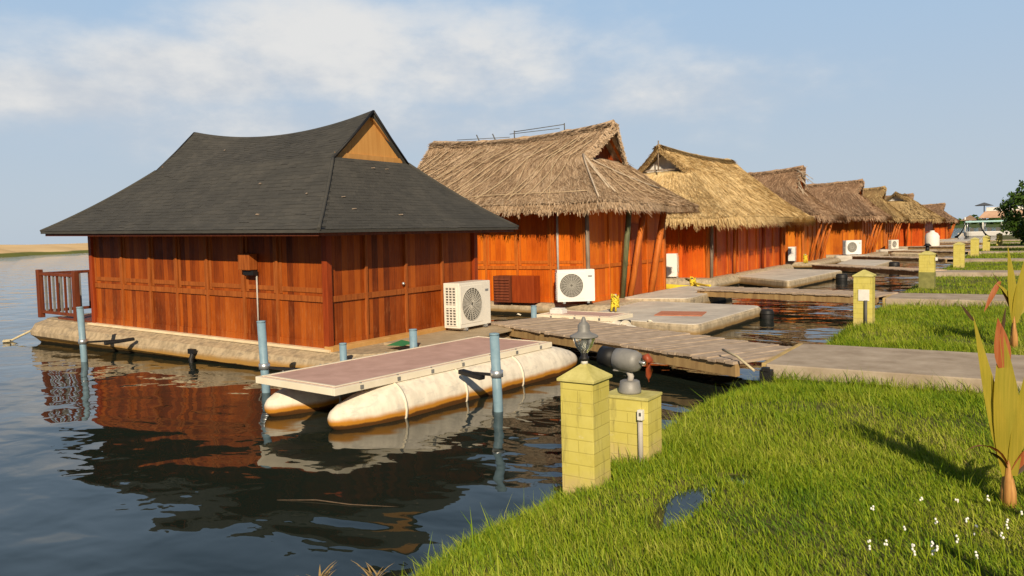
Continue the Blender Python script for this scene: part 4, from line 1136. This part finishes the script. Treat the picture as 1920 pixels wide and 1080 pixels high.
b = MB(); b.tube([(.15, -.015, .325), (.215, -.02, .322)], .018, 8); b.tube([(.17, -.05, .335), (.17, .02, .315)], .010, 6); b.build('clip', 'steel', t)
b = MB(); b.tube([(.20, -.02, .37), (.235, -.02, .385), (.262, -.02, .35), (.258, -.02, .27), (.245, -.02, .19), (.25, -.02, .13)], [.035, .042, .04, .036, .028, .008], 10); b.build('hanging_cover', 'orange_plastic', t)

p2, z2 = pillar('second yellow lamp pillar, with white meter sheet and dark pipe on its front', -2.62, 16.45, .34, 1.02, False)
b = MB(); b.box((.02, -.176, .66), (.20, .02, .22)); b.build('white_plate', 'white_paint', p2, bevel=.004)
b = MB(); b.tube([(.06, -.195, -.05), (.06, -.195, .56)], .028, 8); b.build('dark_pipe', 'conduit_dark', p2)
p3, z3 = pillar('third yellow pillar, its lower half dark with moss', -2.5, 26.9, .42, 1.08, False, True)
b = MB(); b.box((.26, -.1, .95), (.06, .14, .10)); b.build('white_plate', 'white_paint', p3)
b = MB(); b.tube([(0, 0, 1.16), (0, 0, 1.34)], [.06, .05], 12); b.tube([(0, 0, 1.34), (0, 0, 1.42)], [.12, .05], 12); b.build('lamp_shade', 'dark', p3)
pillar('fourth yellow pillar from the camera, beyond the mossy one', -2.42, 39.4, .42, 1.08, False, zg=.42)
pillar('fifth yellow pillar from the camera, beside a distant slab', -2.45, 52.8, .42, 1.05, False, zg=.42)
pillar('sixth yellow pillar from the camera, near the far trees', -2.2, 62.0, .42, 1.02, False, zg=.42)
pillar('farthest small yellow pillar before the dark tree', -1.75, 75.0, .42, 1.02, False, zg=.42)


# ------------------------------------------------------------------ plants
def plant(label, loc, leaves, stem_h=.42, stem_r=.05, sc=1.0, rz=0.):
    t = thing('young_palm', label, 'plant', loc, rz, 'young coconut palms in the grass')
    b = MB()
    for k in range(6):
        a = 1.05 * k + .3; hh = stem_h * (.62 + .42 * ((k * 7) % 5) / 4)
        b.tube([(.4 * stem_r * math.cos(a), .4 * stem_r * math.sin(a), -.06), (.42 * stem_r * math.cos(a), .42 * stem_r * math.sin(a), hh * .45), (.30 * stem_r * math.cos(a), .30 * stem_r * math.sin(a), hh * .85), (.22 * stem_r * math.cos(a), .22 * stem_r * math.sin(a), hh)],
               [stem_r * .62, stem_r * .50, stem_r * .30, stem_r * .04], 9)
    b.build('stem', 'palm_stem', t)
    for (P, D, S, Ln, w, droop, mt, tw) in leaves:
        b = MB(); v, f = tri_leaf(P, D, S, Ln, w, droop, 8, tw); b.add(v, f, True); b.build('leaf', mt, t, fix=False)
    t.scale = (sc,) * 3
    return t


r_ = Vector((.833, .553, 0)); f_ = Vector((-.553, .833, 0))


def D(rr, zz, ff=0.): return tuple(r_ * rr + f_ * ff + Vector((0, 0, zz)))


S0 = tuple(r_)
zp = float(ground_z(-.07, 6.45))
plant('yellow leaved young palm with rust red tips, nearest in the grass at the right edge', (-.07, 6.45, zp), [
    (D(-.015, .24), D(-.215, 1., .04), S0, 1.17, .060, -.12, 'leaf_palm', .25),
    (D(-.01, .24), D(-.16, 1., .03), S0, .72, .055, -.05, 'leaf_palm', .3),
    (D(.0, .22), D(-.065, 1., .0), S0, 1.07, .098, .03, 'leaf_palm', -.25),
    (D(-.055, 1.0), D(-.12, 1., .0), S0, .36, .062, .0, 'leaf_red', .1),
    (D(-.27, 1.34), D(-.50, .62, .0), S0, .16, .012, -.1, 'palm_dark', .2),
    (D(-.07, 1.24), D(.14, 1., .0), S0, .20, .013, .0, 'palm_dark', 0),
    (D(.02, .28), D(.17, 1., .02), S0, .95, .060, .12, 'leaf_palm', .1),
    (D(-.02, .30), D(-.50, .9, -.05), tuple(f_), .40, .032, 2.1, 'leaf_red', .5),
    (D(-.02, .26), D(-.42, .75, -.1), tuple(f_), .26, .030, 1.2, 'palm_dark', .6),
    (D(.03, .25), D(.42, .8, -.1), S0, .55, .040, .9, 'leaf_red', .3),
    (D(.03, .22), D(.55, .65, .1), S0, .5, .040, 1.0, 'palm_dark', .3)], .36, .056)
plant('second young palm farther along the grass, with a drooping orange leaf', (-.12, 14.6, float(ground_z(-.12, 14.6))), [
    (D(0, .4), D(-.10, 1, 0), S0, 1.25, .08, .1, 'leaf_palm', .2), (D(0, .4), D(.15, 1, 0), S0, 1.2, .09, .2, 'leaf_palm', 0),
    (D(-.05, .75), D(-.50, .95, 0), S0, .40, .03, .9, 'leaf_palm', .1), (D(-.24, 1.07), D(-.42, -.75, 0), S0, .55, .045, .2, 'leaf_red', .2), (D(0, .5), D(-.32, .9, .1), S0, .8, .03, .4, 'palm_dark', .2),
    (D(.02, .5), D(.5, .8, .1), S0, .9, .08, .9, 'leaf_palm', .2)], .55, .06)
# more of the same palms stand just to the right of the view; their shade falls across the grass
for i, (x, y, s_) in enumerate(((1.15, 5.2, .9), (1.55, 2.75, 1.25))):
    lv = []
    for k in range(9):
        a = k * 2.4; ti = .35 + .07 * k
        lv.append(((0, 0, .4), (math.cos(a) * ti, math.sin(a) * ti, 1), (-math.sin(a), math.cos(a), 0), 1.05 - .03 * k, .085, .6 + .1 * k, 'leaf_palm' if k % 3 else 'leaf_red', .1))
    plant(('bushy young palm on the grass to the right of the nearest palm', 'bushy young palm on the grass closest to the viewer')[i], (x, y, float(ground_z(x, y))), lv, .5, .06, s_)


def make_flower(mb_s, mb_p, p, h):
    x, y, z = p; lx, ly = rnd.uniform(-.05, .05), rnd.uniform(-.05, .05)
    mb_s.tube([(0, 0, 0), (lx * .5, ly * .5, h * .6), (lx, ly, h)], [.004, .0035, .003], 5)
    for k in range(rnd.randint(3, 6)):
        a = rnd.uniform(0, 6.28); zz = h - k * .018 * rnd.random(); rr = .006
        mb_p.lathe([(0, -.007), (.006, -.004), (.007, .002), (.004, .008), (0, .009)], (lx + rr * math.cos(a), ly + rr * math.sin(a), zz), 7)


for (px, py) in ((-.72, 5.15), (-.52, 5.55), (-.60, 5.0), (-.40, 5.2), (-.30, 5.65), (-.22, 5.15), (-.10, 5.3), (-.12, 5.75), (-.45, 4.78), (-.34, 4.72), (-.26, 4.8), (-.16, 4.75), (-.05, 4.95), (-.62, 4.62), (-.66, 4.58), (-.52, 4.66), (-.20, 4.98), (-.04, 5.55)):
    z = float(ground_z(px, py)); t = thing('wildflower', 'small white wildflower head on a thin stem in the lower right grass', 'flower', (px, py, z), 0, 'white wildflowers in the grass')
    a, c = MB(), MB(); make_flower(a, c, (px, py, z), rnd.uniform(.16, .30)); a.build('stem', 'grass', t); c.build('petals', 'petal', t)

for (px, py, lab, n) in ((-4.12, 3.62, 'dry tan weed tuft in the water at the bottom edge, left of the grass', 16), (-3.78, 3.85, 'dry tan weed clump where the grass meets the water at the bottom', 20), (-3.42, 6.15, 'small dry weed beside the nearest pillar at the waterline', 10)):
    b = MB()
    for i in range(n):
        a = rnd.uniform(0, 6.28); L_ = rnd.uniform(.1, .28)
        v, f = tri_leaf((rnd.uniform(-.05, .05), rnd.uniform(-.05, .05), -.05), (math.cos(a) * .6, math.sin(a) * .6, 1), (-math.sin(a), math.cos(a), 0), L_, .009, 1.0, 4); b.add(v, f)
    o = b.build('dry_weed', 'dry', fix=False); o.location = (px, py, max(.0, float(ground_z(px, py)))); tag(o, lab, 'weed')


b = MB(); b.tube([(-5.75, 4.62, .0), (-5.4, 4.78, .012), (-5.05, 4.86, .006), (-4.62, 5.05, -.002)], [.003, .006, .005, .002], 6); tag(b.build('floating_twig', 'bark'), 'thin bare twig floating on the dark water left of the grass', 'twig')


# ------------------------------------------------------------------ grass
def np_mesh(name, V, quads, tris, mat):
    me = bpy.data.meshes.new(name); nq, ntr = len(quads), len(tris)
    me.vertices.add(len(V)); me.vertices.foreach_set('co', V.astype(np.float32).ravel())
    me.loops.add(nq * 4 + ntr * 3); me.loops.foreach_set('vertex_index', np.concatenate([quads.ravel(), tris.ravel()]).astype(np.int32))
    me.polygons.add(nq + ntr); st = np.concatenate([np.arange(nq) * 4, nq * 4 + np.arange(ntr) * 3]).astype(np.int32)
    me.polygons.foreach_set('loop_start', st); me.materials.append(mat); me.update(calc_edges=True); me.validate()
    o = bpy.data.objects.new(name, me); COL.objects.link(o); return o


def grass():
    zones = [(-3.75, .35, 2.6, 7.5, 140000, 1.0), (-3.7, .35, 7.5, 14.2, 110000, 1.1), (-3.7, .35, 14.2, 24, 55000, 1.4), (-3.6, .5, 24, 45, 26000, 2.0), (-3.5, .8, 45, 90, 20000, 3.4),
             (.35, 4.5, 1.5, 14, 36000, 1.3), (.35, 5, 14, 45, 22000, 2.2)]
    VV, QQ, TT = [], [], []; off = 0
    for (x0, x1, y0, y1, n, wm) in zones:
        x = NR.uniform(x0, x1, n); y = NR.uniform(y0, y1, n); z = ground_z(x, y)
        ok = (z > -.02) & (x > shore_x(y) - .12)
        for a, b in SLABS: ok &= ~((y > a - .02) & (y < b + .02) & (x > -3.1))
        for (px, py, rx, ry) in PUDDLES:
            pz = float(ground_z(px, py)) + .04; q = ((x - px) / rx) ** 2 + ((y - py) / ry) ** 2
            ok &= (q > 2.2) | (NR.random(n) < np.clip((z - pz + .02) / .05, .22, .85))
        ok &= ~((abs(x + 2.87) < .16) & (abs(y - 5.32) < .16)); ok &= ~((abs(x + 2.88) < .22) & (abs(y - 6.22) < .16))
        cl = vnoise(x * 4.2, y * 4.2, 21); ok &= NR.random(n) < np.clip(.78 + .35 * cl, .2, 1)
        bare = vnoise(x * 1.9 + 4, y * 1.9, 77); ok &= (bare < .75) | (NR.random(n) < .45)
        x, y, z, cl = x[ok], y[ok], z[ok], cl[ok]; n = len(x)
        big = vnoise(x * 1.1, y * 1.1, 33)
        h = (.040 + .075 * NR.random(n) ** 1.6) * (1 + .35 * big + .25 * cl); d = x - shore_x(y)
        h *= 1 + .7 * np.exp(-(d / .45) ** 2)
        for a, b in SLABS: h *= 1 + .9 * np.exp(-((y - (a - .12)) / .2) ** 2) * (x > -3.1)
        tall = NR.random(n) < .018; h = np.where(tall, h * NR.uniform(1.5, 2.3, n), h); h = np.clip(h, .03, .36) * (1 + .12 * (wm - 1)); w = (.0020 + .0022 * NR.random(n)) * wm
        az = NR.uniform(0, 6.2832, n) ; ln = NR.uniform(.15, .85, n) * h; lx, ly = np.cos(az) * ln - .02, np.sin(az) * ln + .0
        sx, sy = -np.sin(az + NR.normal(0, .8, n)) * w, np.cos(az + NR.normal(0, .8, n)) * w
        base = np.stack([x, y, z - .01], 1); mid = base + np.stack([lx * .32, ly * .32, h * .6], 1); tip = base + np.stack([lx, ly, h], 1); sd = np.stack([sx, sy, 0 * sx], 1)
        V = np.stack([base - sd, base + sd, mid + sd * .8, mid - sd * .8, tip], 1).reshape(-1, 3); i = np.arange(n) * 5 + off
        VV.append(V); QQ.append(np.stack([i, i + 1, i + 2, i + 3], 1)); TT.append(np.stack([i + 3, i + 2, i + 4], 1)); off += n * 5
    o = np_mesh('grass', np.concatenate(VV), np.concatenate(QQ), np.concatenate(TT), MT['grass']); tag(o, 'short bright green grass covering the bank along the shore', 'grass', kind='stuff')


grass()


# ------------------------------------------------------------------ tree on the right and things far down the shore
def tree(label, loc, h, r, n=5200, leaf=.16):
    t = thing('broadleaf_tree', label, 'tree', loc, 0, 'trees at the end of the grass bank')
    b = MB(); b.tube([(0, 0, -.2), (.08, .05, h * .25), (.02, .1, h * .5), (.1, 0, h * .8)], [.2, .15, .11, .04], 10)
    for k in range(9):
        a = k * 2.4; z = h * (.25 + .06 * k); b.tube([(.04, .05, z), (math.cos(a) * r * .45, math.sin(a) * r * .45, z + h * .12), (math.cos(a) * r * .8, math.sin(a) * r * .8, z + h * .2)], [.06, .04, .015], 6)
    b.build('trunk', 'bark', t)
    cl = []
    for k in range(46):
        d = NR.normal(size=3); d /= np.linalg.norm(d); cl.append(np.array([0, 0, h * .54]) + d * np.array([r, r, h * .46]) * NR.uniform(.45, .98) ** .7)
    cl = np.array(cl); cr = NR.uniform(.28, .6, len(cl)) * r * .55
    k = NR.integers(0, len(cl), n); d = NR.normal(size=(n, 3)); d /= np.linalg.norm(d, axis=1)[:, None]; p = cl[k] + d * (cr[k] * NR.uniform(.5, 1.05, n))[:, None]
    a = NR.normal(size=(n, 3)); a /= np.linalg.norm(a, axis=1)[:, None]; c = np.cross(a, d + NR.normal(0, .4, (n, 3))); c /= np.linalg.norm(c, axis=1)[:, None] + 1e-6
    s_ = NR.uniform(.6, 1.3, n)[:, None] * leaf; f = MB(); f.strips(np.stack([p - a * s_, p + c * s_ * .45, p + a * s_, p - c * s_ * .45], 1)); f.build('crown', 'leaf_tree', t, fix=False)
    return t


tree('leafy green tree at the right edge beyond the grass', (.95, 62.0, .3), 4.6, 2.35)
tree('dark low tree to the left of and behind the leafy tree at the right edge', (.9, 74.0, .3), 3.4, 2.0, 3600, .18)
tree('taller tree beyond the far right end of the grass bank', (4.6, 70.0, .3), 6.4, 3.2, 5200, .2)


def far_pavilion():
    t = thing('lakeside_pavilion', 'distant open pavilion with tan roof and white upper deck at the end of the shore', 'pavilion', (-5.2, 176.0, 0)); t.scale = (1, 1, .78)
    b = MB(); b.box((0, 0, .3), (11, 12, .6)); b.build('platform', 'deck_grey', t)
    for x in (-4.4, -1.5, 1.5, 4.4):
        for y in (-5, 5):
            p = MB(); p.tube([(x, y, .5), (x, y, 4.4)], .14, 8); p.build('column', 'white_paint', t)
    b = MB(); b.add([(-2.2, -6.3, 4.1), (6.2, -6.3, 4.1), (6.2, 6.3, 4.1), (-2.2, 6.3, 4.1), (-1.2, -5, 5.7), (5.4, -5, 5.7), (5.4, 5, 5.7), (-1.2, 5, 5.7)], [(0, 3, 2, 1), (0, 1, 5, 4), (1, 2, 6, 5), (2, 3, 7, 6), (3, 0, 4, 7), (4, 5, 6, 7)])
    b.build('roof', mat_speckle('tan_tiles', (.42, .26, .17), (.58, .38, .26), 1.2), t)
    b = MB(); b.box((2.2, 0, 6.2), (6.4, 8, .9)); b.build('upper_deck', 'white_paint', t)
    b = MB(); b.add([(-3, -3, 7.2), (0, -3, 7.2), (0, 3, 7.2), (-3, 3, 7.2), (-1.5, 0, 8.0)], [(0, 1, 4), (1, 2, 4), (2, 3, 4), (3, 0, 4), (0, 3, 2, 1)]); b.tube([(-1.5, 0, 5.5), (-1.5, 0, 7.4)], .1, 6); b.build('parasol', 'conduit_dark', t)
    b = MB(); b.add([(2.2, -3, 7.0), (5.6, -3, 7.0), (5.6, 3, 7.0), (2.2, 3, 7.0), (3.9, 0, 7.7)], [(0, 1, 4), (1, 2, 4), (2, 3, 4), (3, 0, 4), (0, 3, 2, 1)]); b.build('parasol', 'conduit_dark', t)
    b = MB(); b.add([(-5.2, -6, 3.6), (-2.4, -6, 3.6), (-2.4, 5, 3.6), (-5.2, 5, 3.6), (-3.8, -.5, 5.0)], [(0, 1, 4), (1, 2, 4), (2, 3, 4), (3, 0, 4), (0, 3, 2, 1)]); b.build('side_roof', 'thatch4', t)
    t2 = thing('tour_boat', 'distant white tour boat with pale teal canopy moored before the pavilion', 'boat', (-4.3, 152.0, 0))
    hb = hull_ring(-4.4, -2, 4.4, 2, [(.5, -.3), (.1, .2), (0, .8), (.05, .9)], 1.2); hb.build('hull', 'white_paint', t2)
    k = mat_plain('teal_canvas', (.42, .66, .66), .8)
    b = MB(); b.box((0, 0, 2.55), (8.2, 3.4, .28)); b.build('canopy', k, t2, bevel=.05)
    for x in (-3.8, -1.3, 1.3, 3.8):
        p = MB(); p.tube([(x, -1.5, .8), (x, -1.5, 2.5)], .06, 6); p.build('canopy_post', 'steel', t2)
    b = MB()
    for i in range(6): b.box((-3.2 + i * 1.25, -.6, 1.15), (.6, .6, .7))
    b.build('seat', 'conduit_dark', t2)


far_pavilion()
# thatched landing shelter and the pair of upturned dark canoes framing the water
for (x, y, lab, a) in ((-8.6, 150, 'dark upturned canoe prow at the end of the bungalow row', 1), (-5.9, 146, 'dark canoe prow left of the tour boat', -1)):
    t = MB(); n = 9; vs = []
    for i in range(n):
        u = i / (n - 1); xx = a * (1.6 * u - .3); zz = 2.3 * (1 - u) ** 2.0 + .15; ww = .5 * math.sin(math.pi * min(1, .2 + u * .8)) + .05
        vs += [(-xx, -ww, zz), (-xx, 0, zz - .35), (-xx, ww, zz)]
    t.add(vs, [(i * 3 + j, i * 3 + j + 1, i * 3 + j + 4, i * 3 + j + 3) for i in range(n - 1) for j in range(2)], True)
    t.add([(p[0], p[1] * .8, p[2] + .04) for p in vs], [(i * 3 + j, i * 3 + j + 3, i * 3 + j + 4, i * 3 + j + 1) for i in range(n - 1) for j in range(2)], True)
    o = t.build('canoe', 'dark', fix=False); o.location = (x, y, 0); tag(o, lab, 'canoe')
